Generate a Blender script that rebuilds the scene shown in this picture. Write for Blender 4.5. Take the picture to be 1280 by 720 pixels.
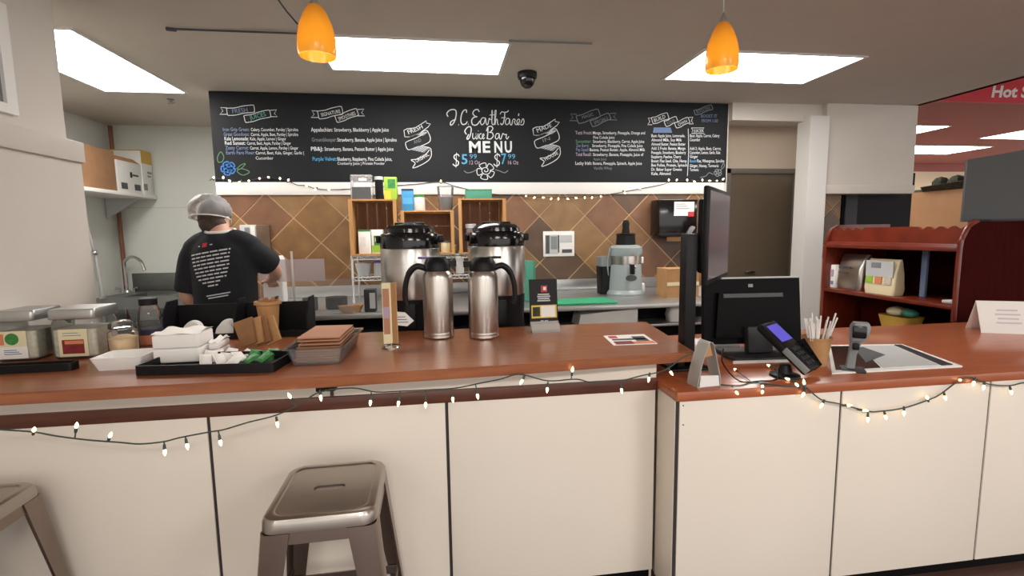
import bpy, bmesh, math, random
from mathutils import Vector, Matrix
from mathutils.bvhtree import BVHTree
random.seed(7)
sc = bpy.context.scene
for o in list(bpy.data.objects): bpy.data.objects.remove(o)
PI = math.pi
# ------------------------------------------------------------------ camera
HC = 1.52                                   # eye height
FPX, YAW, PITCH, ROLL = 612.42, .1405, .1112, -.0137
_cy, _sy, _cp, _sp = math.cos(YAW), math.sin(YAW), math.cos(PITCH), math.sin(PITCH)
CW = Vector((_sy*_cp, _cy*_cp, -_sp)); _r0 = Vector((_cy, -_sy, 0)); _u0 = _r0.cross(CW)
CR = _r0*math.cos(ROLL) + _u0*math.sin(ROLL); CU = _u0*math.cos(ROLL) - _r0*math.sin(ROLL)
CC = Vector((0, 0, HC))
cam = bpy.data.objects.new('camera', bpy.data.cameras.new('camera')); sc.collection.objects.link(cam)
cam.data.sensor_fit = 'HORIZONTAL'; cam.data.sensor_width = 36; cam.data.lens = FPX/1280*36
cam.data.clip_start = .05; cam.data.clip_end = 100
cam.matrix_world = Matrix(((CR.x, CU.x, -CW.x, 0), (CR.y, CU.y, -CW.y, 0), (CR.z, CU.z, -CW.z, HC), (0, 0, 0, 1)))
sc.camera = cam
# ------------------------------------------------------------------ world, lights, exposure
w = bpy.data.worlds.new('store_ambient'); sc.world = w; w.use_nodes = True
w.node_tree.nodes['Background'].inputs[0].default_value = (1, .975, .94, 1)
w.node_tree.nodes['Background'].inputs[1].default_value = 1.7
sc.view_settings.view_transform = 'Standard'; sc.view_settings.look = 'None'
sc.view_settings.gamma = 1; sc.view_settings.use_curve_mapping = False
sc.view_settings.exposure = 0.0
PANEL_E = 18.0                               # emission of the ceiling light diffusers
STORE_W = 90                                # store ceiling lights behind the viewer
for i, (x, y) in enumerate(((-2.4, -1.6), (.2, -1.6), (2.8, -1.6), (3.7, 5.1), (7.2, .6))):  # last two are added fill lamps, brightening the hall and the red sign
    l = bpy.data.lights.new('store_and_fill_light', 'AREA'); l.shape = 'RECTANGLE'; l.size = 1.22; l.size_y = .61
    l.energy = STORE_W if i < 3 else (3.2, 70)[i-3]; l.color = (1, .95, .88)
    o = bpy.data.objects.new('store_and_fill_light', l); o.location = (x, y, 2.72 if i < 4 else 3.15); sc.collection.objects.link(o)

def at(px, py, X=None, Y=None, Z=None):
    """where the sight line through a point of the photograph meets a real plane of the room"""
    d = CW + CR*((px-640)/FPX) - CU*((py-360)/FPX)
    t = X/d.x if X is not None else Y/d.y if Y is not None else (Z-HC)/d.z
    return CC + d*t
def mpp(p): return (Vector(p)-CC).dot(CW)/FPX      # metres per pixel at a point

# ------------------------------------------------------------------ materials
def lin(c):
    return tuple(((v/255)/12.92 if v/255 <= .04045 else ((v/255+.055)/1.055)**2.4) for v in c) + (1,)
MATS = {}
def mat(name, col, rough=.5, metal=0, var=0, scale=12, stretch=(1, 1, 1), bump=0, coat=0, emit=0, spec=.5, col2=None, sheen=0, sss=0):
    m = bpy.data.materials.new(name); m.use_nodes = True; nt = m.node_tree; b = nt.nodes['Principled BSDF']
    b.inputs['Base Color'].default_value = lin(col); b.inputs['Roughness'].default_value = rough
    b.inputs['Metallic'].default_value = metal; b.inputs['Specular IOR Level'].default_value = spec
    b.inputs['Coat Weight'].default_value = coat; b.inputs['Coat Roughness'].default_value = .12
    if emit:
        b.inputs['Emission Color'].default_value = lin(col); b.inputs['Emission Strength'].default_value = emit
    if var or bump or col2:
        tc = nt.nodes.new('ShaderNodeTexCoord'); mp = nt.nodes.new('ShaderNodeMapping'); mp.inputs['Scale'].default_value = stretch
        nz = nt.nodes.new('ShaderNodeTexNoise'); nz.inputs['Scale'].default_value = scale; nz.inputs['Detail'].default_value = 6
        nt.links.new(tc.outputs['Object'], mp.inputs[0]); nt.links.new(mp.outputs[0], nz.inputs['Vector'])
        rp = nt.nodes.new('ShaderNodeValToRGB'); c = lin(col)
        rp.color_ramp.elements[0].position = .3; rp.color_ramp.elements[1].position = .7
        if col2: rp.color_ramp.elements[0].color = lin(col2); rp.color_ramp.elements[1].color = c
        else:
            rp.color_ramp.elements[0].color = tuple(v*(1-var) for v in c[:3])+(1,)
            rp.color_ramp.elements[1].color = tuple(min(1, v*(1+var)) for v in c[:3])+(1,)
        nt.links.new(nz.outputs[0], rp.inputs[0]); nt.links.new(rp.outputs[0], b.inputs['Base Color'])
        if bump:
            bp = nt.nodes.new('ShaderNodeBump'); bp.inputs['Strength'].default_value = bump; bp.inputs['Distance'].default_value = .01
            nt.links.new(nz.outputs[0], bp.inputs['Height']); nt.links.new(bp.outputs[0], b.inputs['Normal'])
    MATS[name] = m; return m
def film(name, col, body=.12, rough=.05, gloss=1.0):
    """thin clear sheet: transparent with a little milky body and a fresnel sheen"""
    m = bpy.data.materials.new(name); m.use_nodes = True; nt = m.node_tree
    for n in list(nt.nodes): nt.nodes.remove(n)
    out = nt.nodes.new('ShaderNodeOutputMaterial'); tr = nt.nodes.new('ShaderNodeBsdfTransparent'); df = nt.nodes.new('ShaderNodeBsdfDiffuse')
    gl = nt.nodes.new('ShaderNodeBsdfGlossy'); m1 = nt.nodes.new('ShaderNodeMixShader'); m2 = nt.nodes.new('ShaderNodeMixShader'); fr = nt.nodes.new('ShaderNodeFresnel')
    df.inputs[0].default_value = lin(col); gl.inputs['Roughness'].default_value = rough; m1.inputs[0].default_value = body; fr.inputs[0].default_value = 1.35
    nt.links.new(tr.outputs[0], m1.inputs[1]); nt.links.new(df.outputs[0], m1.inputs[2])
    nt.links.new(fr.outputs[0], m2.inputs[0]); nt.links.new(m1.outputs[0], m2.inputs[1]); nt.links.new(gl.outputs[0], m2.inputs[2])
    nt.links.new(m2.outputs[0], out.inputs[0]); MATS[name] = m; return m

mat('wall_white', (212, 205, 196), .6, var=.02, scale=3); mat('wall_cool', (214, 217, 212), .35, var=.015, scale=2)
mat('ceiling', (206, 200, 190), .8, var=.015, scale=5); mat('panel_white', (226, 216, 204), .45, var=.015, scale=2.5)
mat('seam', (46, 42, 42), .6); mat('floor', (72, 48, 42), .5, var=.25, scale=9, stretch=(1, 8, 1))
mat('bar_wood', (160, 96, 58), .3, col2=(134, 74, 42), scale=5, stretch=(1, 9, 9), coat=.3)
mat('low_wood', (172, 96, 60), .34, col2=(150, 78, 48), scale=5, stretch=(1, 9, 9), coat=.3)
mat('trim_wood', (96, 52, 36), .4, col2=(78, 40, 28), scale=6, stretch=(1, 10, 10))
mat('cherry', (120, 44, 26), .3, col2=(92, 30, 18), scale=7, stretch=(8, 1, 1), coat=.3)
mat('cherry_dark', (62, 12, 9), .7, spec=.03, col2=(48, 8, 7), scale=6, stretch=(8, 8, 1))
mat('board_black', (23, 25, 29), .6, spec=.25, var=.12, scale=1.5); mat('strip_white', (226, 224, 220), .5)
mat('chalk', (214, 218, 220), .9); mat('chalk_dim', (120, 126, 132), .9); mat('chalk_blue', (84, 160, 205), .9); mat('chalk_teal', (96, 160, 150), .9)
mat('chalk_slate', (112, 128, 158), .9); mat('chalk_green', (92, 132, 100), .9); mat('chalk_pink', (176, 156, 176), .9); mat('chalk_deepblue', (62, 120, 190), .9)
mat('grout', (206, 172, 130), .8)
for n, c, c2 in (('tile_gold', (142, 106, 66), (116, 82, 50)), ('tile_brown', (104, 80, 62), (84, 64, 50)), ('tile_red', (134, 94, 68), (112, 78, 56)),
                 ('tile_tan', (150, 116, 78), (126, 94, 62)), ('tile_olive', (112, 92, 70), (90, 74, 58))):
    mat(n, c, .42, col2=c2, scale=7, bump=.12)
mat('steel', (204, 201, 196), .28, 1, var=.05, scale=4, stretch=(1, 1, 12)); mat('steel_dull', (190, 191, 190), .4, 1, var=.06, scale=6)
mat('steel_brush', (196, 189, 181), .3, 1, var=.08, scale=8, stretch=(14, 14, .4)); mat('steel_sink', (136, 138, 136), .5, 1, var=.08, scale=5); mat('chrome', (210, 210, 210), .1, 1)
mat('gunmetal', (170, 163, 156), .3, 1, var=.06, scale=5); mat('gunmetal_leg', (146, 132, 124), .36, 1, var=.08, scale=5)
mat('black_gloss', (16, 15, 17), .15, coat=.25, spec=.4); mat('black', (18, 17, 20), .45, spec=.25); mat('black_matte', (9, 8, 10), .6, spec=.12); mat('charcoal', (48, 48, 52), .5, spec=.3)
mat('dark_grey', (74, 76, 78), .6); mat('mid_grey', (128, 132, 134), .4); mat('juicer_grey', (146, 156, 157), .35); mat('light_grey', (190, 192, 192), .5)
mat('white', (236, 234, 230), .5); mat('paper', (240, 236, 232), .8); mat('paper_fold', (224, 222, 220), .8); mat('paper_tint', (206, 196, 202), .8); mat('cream', (226, 214, 176), .6)
mat('kraft', (178, 134, 88), .8, var=.08, scale=20); mat('kraft_dark', (142, 100, 66), .8, var=.08, scale=20); mat('kraft_pink', (176, 126, 98), .8, var=.06, scale=14)
mat('cardboard', (158, 118, 84), .8, var=.06, scale=10); mat('pine', (196, 148, 92), .6, col2=(166, 118, 70), scale=6, stretch=(9, 9, .8)); mat('pine_dark', (140, 92, 56), .65, col2=(112, 72, 44), scale=6, stretch=(9, 9, .8))
mat('green_board', (46, 158, 112), .5); mat('green', (56, 130, 64), .5, var=.3, scale=60); mat('lime', (150, 190, 60), .5); mat('blue', (60, 140, 190), .5); mat('teal', (70, 140, 120), .4)
mat('red', (190, 50, 50), .5); mat('red_deep', (128, 36, 40), .5, var=.3, scale=30); mat('orange', (214, 132, 92), .6); mat('yellow', (222, 190, 60), .5); mat('navy', (48, 44, 70), .5, var=.4, scale=40)
mat('purple', (110, 90, 160), .5); mat('screen_blue', (90, 84, 196), .25, emit=.45); mat('screen_grey', (112, 104, 112), .2)
mat('sugar', (214, 184, 140), .8, var=.08, scale=60); mat('seeds', (196, 188, 168), .8, var=.15, scale=70)
mat('skin', (206, 160, 138), .55); mat('shirt', (16, 18, 26), .85, var=.2, scale=6); mat('trousers', (30, 31, 36), .85); mat('hair', (62, 46, 38), .7, var=.3, scale=60)
mat('shirt_print', (206, 206, 210), .8); mat('shirt_red', (196, 40, 66), .8)
mat('copper_pipe', (126, 80, 56), .45, var=.15, scale=8); mat('cord_green', (62, 74, 66), .6); mat('bulb', (255, 222, 160), .3, emit=5.0); mat('bulb_far', (255, 236, 205), .3, emit=3.0)
mat('diffuser', (255, 250, 244), .5, emit=PANEL_E); mat('fixture', (220, 220, 216), .5)
mat('store_ceiling', (172, 104, 98), .8); mat('store_wall', (232, 216, 184), .7); mat('sign_red', (206, 40, 56), .45)
mat('door_brown', (112, 98, 80), .55, var=.05, scale=3); mat('door_frame', (116, 112, 104), .5); mat('hall_wall', (206, 190, 172), .7)
mat('fridge_dark', (14, 11, 16), .5, spec=.15); mat('box_white', (222, 222, 218), .6); mat('box_yellow', (206, 168, 74), .6); mat('foliage', (60, 62, 48), .8, var=.4, scale=40)
film('glass', (230, 240, 238), .06); film('plastic_clear', (228, 226, 230), .22, .12); film('plastic_milky', (222, 212, 220), .5, .25); film('hairnet', (236, 238, 240), .26, .5); film('acrylic', (236, 232, 226), .42, .1); film('acrylic_clear', (205, 210, 215), .12, .08)
# amber pendant glass: a lit translucent shade
m = mat('amber_glass', (212, 162, 62), .22, coat=.4); nt = m.node_tree; b = nt.nodes['Principled BSDF']
tl = nt.nodes.new('ShaderNodeBsdfTranslucent'); tl.inputs[0].default_value = lin((240, 208, 110)); mx = nt.nodes.new('ShaderNodeMixShader'); mx.inputs[0].default_value = .5
nt.links.new(b.outputs[0], mx.inputs[1]); nt.links.new(tl.outputs[0], mx.inputs[2]); nt.links.new(mx.outputs[0], nt.nodes['Material Output'].inputs[0])

# ------------------------------------------------------------------ mesh helpers
class MB:
    def __init__(s): s.bm = bmesh.new()
    def _merge(s, t, M=None):
        if M is not None: t.transform(M)
        me = bpy.data.meshes.new('t'); t.to_mesh(me); t.free(); s.bm.from_mesh(me); bpy.data.meshes.remove(me); return s
    def box(s, x0, x1, y0, y1, z0, z1, r=0, seg=2, M=None):
        t = bmesh.new(); bmesh.ops.create_cube(t, size=1)
        for v in t.verts: v.co = Vector((x0+(v.co.x+.5)*(x1-x0), y0+(v.co.y+.5)*(y1-y0), z0+(v.co.z+.5)*(z1-z0)))
        if r: bmesh.ops.bevel(t, geom=list(t.edges), offset=r, segments=seg, profile=.5, affect='EDGES')
        return s._merge(t, M)
    def loft(s, rings, cap=True, closed=True, M=None):
        t = bmesh.new(); R = [[t.verts.new(p) for p in r] for r in rings]; n = len(rings[0])
        for a, b in zip(R, R[1:]):
            for i in range(n if closed else n-1):
                j = (i+1) % n; t.faces.new((a[i], a[j], b[j], b[i]))
        if cap and closed: t.faces.new(R[0][::-1]); t.faces.new(R[-1])
        bmesh.ops.recalc_face_normals(t, faces=t.faces); return s._merge(t, M)
    def lathe(s, prof, n=32, c=(0, 0, 0), cap=True, M=None, sx=1, sy=1):
        return s.loft([[(c[0]+r*sx*math.cos(2*PI*i/n), c[1]+r*sy*math.sin(2*PI*i/n), c[2]+z) for i in range(n)] for r, z in prof], cap, True, M)
    def prism(s, poly, a, b, axis='z', M=None):
        f = {'z': lambda p, h: (p[0], p[1], h), 'y': lambda p, h: (p[0], h, p[1]), 'x': lambda p, h: (h, p[0], p[1])}[axis]
        return s.loft([[f(p, a) for p in poly], [f(p, b) for p in poly]], True, True, M)
    def tube(s, pts, r, n=8, closed=False, M=None, cap=True):
        pts = [Vector(p) for p in pts]; k = len(pts); rr = r if isinstance(r, (list, tuple)) else [r]*k
        rings = []; prev = None
        for i, p in enumerate(pts):
            a = pts[(i-1) % k] if (i > 0 or closed) else p; b = pts[(i+1) % k] if (i < k-1 or closed) else p
            t = (b-a).normalized()
            if prev is None:
                nrm = t.orthogonal().normalized()
            else:
                nrm = (prev - t*prev.dot(t))
                nrm = nrm.normalized() if nrm.length > 1e-6 else t.orthogonal().normalized()
            prev = nrm; bn = t.cross(nrm)
            rings.append([p + nrm*(rr[i]*math.cos(2*PI*j/n)) + bn*(rr[i]*math.sin(2*PI*j/n)) for j in range(n)])
        if closed: rings.append(rings[0]); cap = False
        return s.loft(rings, cap, True, M)
    def ball(s, c, r, M=None, u=16, v=10):
        t = bmesh.new(); bmesh.ops.create_uvsphere(t, u_segments=u, v_segments=v, radius=1)
        rx, ry, rz = r if isinstance(r, (list, tuple)) else (r, r, r)
        for q in t.verts: q.co = Vector((c[0]+q.co.x*rx, c[1]+q.co.y*ry, c[2]+q.co.z*rz))
        return s._merge(t, M)
    def mesh(s, name, ang=35):
        bm = s.bm; bmesh.ops.recalc_face_normals(bm, faces=bm.faces)
        for f in bm.faces: f.smooth = True
        for e in bm.edges:
            e.smooth = not (len(e.link_faces) != 2 or e.calc_face_angle(0) > math.radians(ang))
        me = bpy.data.meshes.new(name); bm.to_mesh(me); bm.free(); return me
    def build(s, name, material, parent=None, loc=(0, 0, 0), rot=(0, 0, 0), ang=35):
        me = s.mesh(name, ang); me.materials.append(MATS[material]); return link(name, me, parent, loc, rot)
def link(name, data, parent=None, loc=(0, 0, 0), rot=(0, 0, 0)):
    o = bpy.data.objects.new(name, data); sc.collection.objects.link(o); o.parent = parent; o.location = loc; o.rotation_euler = rot; return o
def tag(o, label, cat, group=None):
    o['label'] = label; o['category'] = cat
    if group: o['group'] = group
    return o
def thing(name, label, cat, loc=(0, 0, 0), rz=0, group=None):
    return tag(link(name, None, None, loc, (0, 0, rz)), label, cat, group)
def struct(o): o['kind'] = 'structure'; return o
def B(*a, **k): return MB().box(*a, **k)
def spline(pts, n=6, closed=False):
    """Catmull-Rom through points"""
    P = [Vector(p) for p in pts]; k = len(P); out = []
    for i in range(k if closed else k-1):
        g = (lambda j: P[j % k]) if closed else (lambda j: P[max(0, min(k-1, j))])
        a, b, c, d = g(i-1), g(i), g(i+1), g(i+2)
        for j in range(n):
            t = j/n; out.append(.5*((2*b)+(c-a)*t+(2*a-5*b+4*c-d)*t*t+(3*b-3*c+d-a)*t*t*t))
    if not closed: out.append(P[-1])
    return out
def rrect(hx, hy, r, n=5):
    o = []
    for cx, cy, a0 in ((hx-r, hy-r, 0), (-hx+r, hy-r, 90), (-hx+r, -hy+r, 180), (hx-r, -hy+r, 270)):
        for i in range(n+1):
            a = math.radians(a0+90*i/n); o.append((cx+r*math.cos(a), cy+r*math.sin(a)))
    return o
_tc = {}
def text_shape(s, bold=0):
    """outline lettering as a flat mesh in a unit box: (verts, faces, width/height)"""
    if (s, bold) not in _tc:
        cu = bpy.data.curves.new('t', 'FONT'); cu.body = s; cu.size = 1; cu.resolution_u = 2; cu.offset = bold
        ob = bpy.data.objects.new('t', cu); sc.collection.objects.link(ob)
        dg = bpy.context.evaluated_depsgraph_get(); me = ob.evaluated_get(dg).to_mesh()
        v = [(p.co.x, p.co.y) for p in me.vertices]; f = [tuple(p.vertices) for p in me.polygons]
        ob.evaluated_get(dg).to_mesh_clear(); bpy.data.objects.remove(ob); bpy.data.curves.remove(cu)
        x0 = min(p[0] for p in v); x1 = max(p[0] for p in v)
        _tc[(s, bold)] = ([(p[0]-x0, p[1]) for p in v], f, x1-x0)
    return _tc[(s, bold)]
class Ink:
    """flat print collected as one part"""
    def __init__(s): s.v = []; s.f = []
    def text(s, t, fn, w, h, shear=0, bold=0):
        """fn(u, v) -> point, u in 0..w, v in 0..h (cap height)"""
        v, f, tw = text_shape(t, bold); b = len(s.v); k = w/tw
        for x, y in v: s.v.append(fn(x*k + y/.73*h*shear, y/.73*h))
        s.f += [tuple(i+b for i in q) for q in f]; return s
    def quad(s, a, b, c, d):
        n = len(s.v); s.v += [a, b, c, d]; s.f.append((n, n+1, n+2, n+3)); return s
    def stroke(s, pts, wd, up=None, fn=None):
        """ribbon of width wd along 2-D points, mapped by fn"""
        n = len(pts); base = len(s.v)
        for i, p in enumerate(pts):
            a = pts[max(0, i-1)]; b = pts[min(n-1, i+1)]; dx, dy = b[0]-a[0], b[1]-a[1]; L = math.hypot(dx, dy) or 1
            nx, ny = -dy/L*wd/2, dx/L*wd/2
            s.v.append(fn(p[0]+nx, p[1]+ny)); s.v.append(fn(p[0]-nx, p[1]-ny))
        for i in range(n-1): s.f.append((base+2*i, base+2*i+1, base+2*i+3, base+2*i+2))
        return s
    def build(s, name, material, parent, loc=(0, 0, 0)):
        me = bpy.data.meshes.new(name); me.from_pydata([tuple(p) for p in s.v], [], s.f); me.materials.append(MATS[material]); return link(name, me, parent, loc)
def sp2(pts, n=6, closed=False): return [(p.x, p.y) for p in spline([(a, b, 0) for a, b in pts], n, closed)]
def smart_copy(root, loc, rz=0, label=None):
    r = root.copy(); sc.collection.objects.link(r); r.location = loc; r.rotation_euler = (0, 0, rz)
    if label: r['label'] = label
    for ch in list(root.children):
        c = ch.copy(); sc.collection.objects.link(c); c.parent = r
        for g in ch.children:
            d = g.copy(); sc.collection.objects.link(d); d.parent = c
    return r
# ------------------------------------------------------------------ the setting
ZC, ZB, ZL, ZT, YW = 2.75, 1.03, .905, .97, 4.62
struct(B(-6, 17, -5, 13, -.06, 0).build('floor', 'floor'))
struct(B(-6, 4.84, -4, 6.3, ZC, ZC+.5).build('ceiling', 'ceiling'))
wb = struct(B(-1.912, 2.83, YW, YW+.14, 0, ZC).build('wall_back', 'wall_white'))
struct(B(-3.75, -1.0, 6.05, 6.2, 0, ZC).build('wall_alcove_back', 'wall_cool'))
struct(B(-3.75, -3.57, 2.95, 6.05, 0, ZC).build('wall_alcove_left', 'wall_cool'))
struct(B(-1.98, -1.838, -1.2, 2.8, 2.0, ZC).build('wall_left', 'wall_white'))
struct(B(-1.98, -1.783, -1.2, 2.8, 0, 1.9).build('wall_left_lower', 'wall_white'))
struct(B(-3.75, -1.98, 2.8, 2.95, 0, ZC).build('wall_left_return', 'wall_white'))
struct(B(-1.99, -1.765, -1.2, 2.805, 1.9, 2.0, r=.004).build('trim_1', 'wall_white'))
# panel joints of the alcove lining
struct(B(-3.56, -1.94, 6.042, 6.05, 1.855, 1.862).build('trim_2', 'light_grey'))
# window in the left wall, close to the bar
f = MB()
wy1, wy0, wz0, wz1 = 2.50, 1.62, 2.06, 2.52
for a in ((wy0, wy1, wz0, wz0+.04), (wy0, wy1, wz1-.04, wz1), (wy0, wy0+.04, wz0+.04, wz1-.04), (wy1-.055, wy1, wz0+.04, wz1-.04)): f.box(-1.838, -1.815, *a)
wn = struct(f.build('window_1', 'white')); B(-1.837, -1.83, wy0+.03, wy1-.04, wz0+.03, wz1-.03).build('pane', 'mid_grey', wn)
# right hand side: beam, post, dropped wall over the cabinet, hall with a door
struct(B(2.83, 4.82, 4.56, 4.75, 2.585, ZC).build('trim_3', 'wall_white'))
xa = at(1011, 200, Y=4.46).x; xb = at(1034.5, 200, Y=4.46).x
struct(B(xa, xb, 4.46, 4.64, 0, 2.62).build('trim_4', 'strip_white'))
struct(B(xb, 4.82, 4.5, 4.62, 1.89, ZC).build('wall_right', 'wall_white'))
struct(B(xb, 4.84, 4.485, 4.625, 1.87, 1.955, r=.006).build('trim_5', 'wall_white'))
hw = at(1006, 260, Y=5.6).x
struct(B(2.4, hw, 5.6, 5.75, 0, ZC).build('wall_hall', 'hall_wall'))
struct(B(2.83, 2.9, 4.76, 5.6, 0, ZC).build('wall_hall_left', 'hall_wall'))
dx1 = at(995, 260, Y=5.6).x; dx0 = dx1-.98; dz = at(960, 211, Y=5.58).z
d = MB()
for a in ((dx0, dx0+.07, 0, dz), (dx1-.08, dx1, 0, dz), (dx0, dx1, dz-.06, dz)): d.box(a[0], a[1], 5.555, 5.6, a[2], a[3], r=.004)
dr = struct(d.build('door_1', 'door_frame')); B(dx0+.07, dx1-.08, 5.575, 5.6, .01, dz-.06).build('door_leaf', 'door_brown', dr)
B(dx0+.3, dx0+.42, 5.53, 5.575, 1.0, 1.02, r=.005).build('door_handle', 'steel', dr)
struct(B(hw-.015, hw+.03, 5.57, 5.6, 1.28, 1.4, r=.004).build('trim_6', 'wall_white'))
# the shop beyond, with its own red ceiling
struct(B(4.84, 17, -4, 12, 3.2, 3.3).build('ceiling_store', 'store_ceiling'))
struct(B(3.5, 17, 11.6, 11.7, 0, 3.3).build('wall_store_far', 'store_wall'))
struct(B(3.5, 17, 11.57, 11.6, 3.0, 3.2).build('trim_7', 'store_ceiling'))
struct(B(4.78, 4.84, -4, 4.62, 2.75, 3.3).build('wall_store_side', 'store_ceiling'))
# ------------------------------------------------------------------ tiles of the splashback, each tile a piece
def clip(poly, x0, x1, z0, z1):
    for ax, lim, sg in ((0, x0, 1), (0, x1, -1), (1, z0, 1), (1, z1, -1)):
        out = []
        for i, p in enumerate(poly):
            q = poly[i-1]; a = (q[ax]-lim)*sg; b = (p[ax]-lim)*sg
            if a*b < 0: t = a/(a-b); out.append((q[0]+(p[0]-q[0])*t, q[1]+(p[1]-q[1])*t))
            if b >= 0: out.append(p)
        poly = out
        if len(poly) < 3: return []
    return poly
B(-1.912, 2.83, YW-.004, YW, .97, 1.885).build('grout', 'grout', wb)
v0 = at(786, 269, Y=YW); hd = .222
pal = ['tile_gold']*4+['tile_brown']*3+['tile_red']*2+['tile_tan']*2+['tile_olive']*2
fixed = {}
for i in range(-20, 10):
    for j in range(-8, 8):
        if (i+j) % 2: continue
        cx, cz = v0.x+i*hd, v0.z+(j+1)*hd; g = hd-.0085
        q = clip([(cx, cz-g), (cx+g, cz), (cx, cz+g), (cx-g, cz)], -1.912, 2.83, .97, 1.885)
        if len(q) < 3: continue
        ar = abs(sum(q[k-1][0]*q[k][1]-q[k][0]*q[k-1][1] for k in range(len(q))))/2
        if ar < .0008: continue
        MB().prism(q, YW-.0105-random.uniform(0, .0015), YW-.004, 'y').build('tile', random.choice(pal), wb)
def tilestrip(x0, x1, y, z0, z1, parent):
    for i in range(-3, 6):
        for j in range(-3, 6):
            if (i+j) % 2: continue
            cx, cz = x0+.1+i*hd, 1.5+j*hd; g = hd-.0085
            q = clip([(cx, cz-g), (cx+g, cz), (cx, cz+g), (cx-g, cz)], x0, x1, z0, z1)
            if len(q) >= 3: MB().prism(q, y-.008, y, 'y').build('tile', random.choice(pal), parent)
# ------------------------------------------------------------------ chalkboard menu
YB = YW-.02
bx0, bx1 = at(265, 170, Y=YB).x, at(909, 170, Y=YB).x; bz0 = at(585, 228, Y=YB).z
cb = thing('chalkboard', 'long black chalkboard menu mounted under the ceiling above the tiled splashback', 'chalkboard', (0, YB, 0))
B(bx0, bx1, -.002, .019, bz0, ZC-.004).build('panel', 'board_black', cb)
def bp(px, py, off=.004):
    p = at(px, py, Y=YB); return (p.x, -off, p.z)
INK = {}; HOLD = []
def flush(name):
    for c, k in INK.items(): k.build(name, c, cb)
    INK.clear()
def ink(c): return INK.setdefault(c, Ink())
def btext(t, x0, x1, y, h, c='chalk', y2=None, shear=0, bold=0):
    """a chalk line from x0 to x1 along baseline y (photo pixels), cap height h"""
    a = Vector(bp(x0, y)); b = Vector(bp(x1, y2 if y2 is not None else y)); W = (b-a).length; e = (b-a)/W; n = Vector((-e.z, 0, e.x)); k = mpp(at(x0, y, Y=YB))
    ink(c).text(t, lambda u, v: a+e*u+n*v, W, h*k, shear, bold)
    if not HOLD: flush('lettering')
def bline(pts, c='chalk', wd=.9, closed=False, smooth=True):
    if closed: pts = pts+[pts[0]]
    q = sp2(pts, 5) if smooth and len(pts) > 2 else pts
    ink(c).stroke(q, wd, fn=lambda x, y: bp(x, y))
    if not HOLD: flush('chalk_stroke')
def banner(x0, y0, x1, y1, h, c='chalk', wd=.8):
    """outlined ribbon between two ends"""
    dx, dy = x1-x0, y1-y0; L = math.hypot(dx, dy); nx, ny = dy/L*h/2, -dx/L*h/2
    HOLD.append(1); m = lambda t, s: (x0+dx*t+nx*s, y0+dy*t+ny*s+1.2*math.sin(t*PI*2)*.6)
    bline([m(.02, -1), m(.3, -1), m(.6, -1), m(.96, -1), m(1.0, -.5), m(1.0, .5), m(.96, 1), m(.6, 1), m(.3, 1), m(.02, 1), m(0, .5), m(0, -.5), m(.02, -1)], c, wd); HOLD.pop(); flush('chalk_banner')
def zig(x, y, s, c='chalk', wd=.8): bline([(x, y-4), (x+s*8, y-4.5), (x+s*5, y), (x+s*9, y+4), (x, y+4)], c, wd, smooth=False)
banner(284, 140, 318, 136, 9); banner(306, 149, 338, 142, 9); zig(284, 139, -1); zig(338, 142, 1)
btext('FRESH', 291, 310, 142, 5.5, 'chalk_slate', 140); btext('JUICES', 313, 333, 150, 5.5, 'chalk_teal', 145)
banner(398, 144, 428, 138, 10); banner(420, 149, 447, 140, 9); zig(398, 143, -1); zig(447, 141, 1)
btext('SIGNATURE', 402, 426, 146, 4.5, 'chalk', 141); btext('SMOOTHIES', 424, 445, 151, 4.5, 'chalk', 143.5)
L = [(164, 'Iron Grip Green:', 'chalk_slate', 279, 312, 'Celery, Cucumber, Parsley | Spirulina', 314, 373), (170, 'Great Goodness:', 'chalk_slate', 280, 312, 'Carrot, Apple, Beet, Parsley | Spirulina', 314, 373),
     (175.5, 'Kale Lemonade:', 'chalk', 281, 311, 'Kale, Apple, Lemon | Ginger', 313, 358), (181, 'Red Sunset:', 'chalk', 281.5, 307, 'Carrot, Beet, Apple, Parsley | Ginger', 309, 364),
     (187, 'Zesty Carrot:', 'chalk_slate', 282, 311, 'Carrot, Apple, Lemon, Parsley | Ginger', 313, 373), (193, 'Earth Fare Fixer:', 'chalk_slate', 283, 319, 'Carrot, Beet, Kale, Ginger, Garlic |', 320, 380)]
for y, a, c, x0, x1, b, x2, x3 in L: btext(a, x0, x1, y, 4.6, c, bold=.012); btext(b, x2, x3, y, 4, 'chalk', bold=.005)
btext('Cucumber', 320, 342, 199.5, 4, 'chalk')
L = [(164.5, 'Appalachian:', 'chalk', 389, 416, 'Strawberry, Blackberry | Apple Juice', 418, 486), (177, 'Groundskeeper:', 'chalk_dim', 390, 421, 'Strawberry, Banana, Apple Juice | Spirulina', 422, 496),
     (188.5, 'PB&J:', 'chalk', 389, 404, 'Strawberry, Banana, Peanut Butter | Apple Juice', 406, 492), (201, 'Purple Velvet:', 'chalk_blue', 391, 421, 'Blueberry, Raspberry, Pina Colada Juice,', 422, 490)]
for y, a, c, x0, x1, b, x2, x3 in L: btext(a, x0, x1, y, 5, c, bold=.008); btext(b, x2, x3, y, 4.6, 'chalk', bold=.005)
btext('Cranberry Juice | Protein Powder', 422, 481, 206, 3.6, 'chalk')
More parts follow.
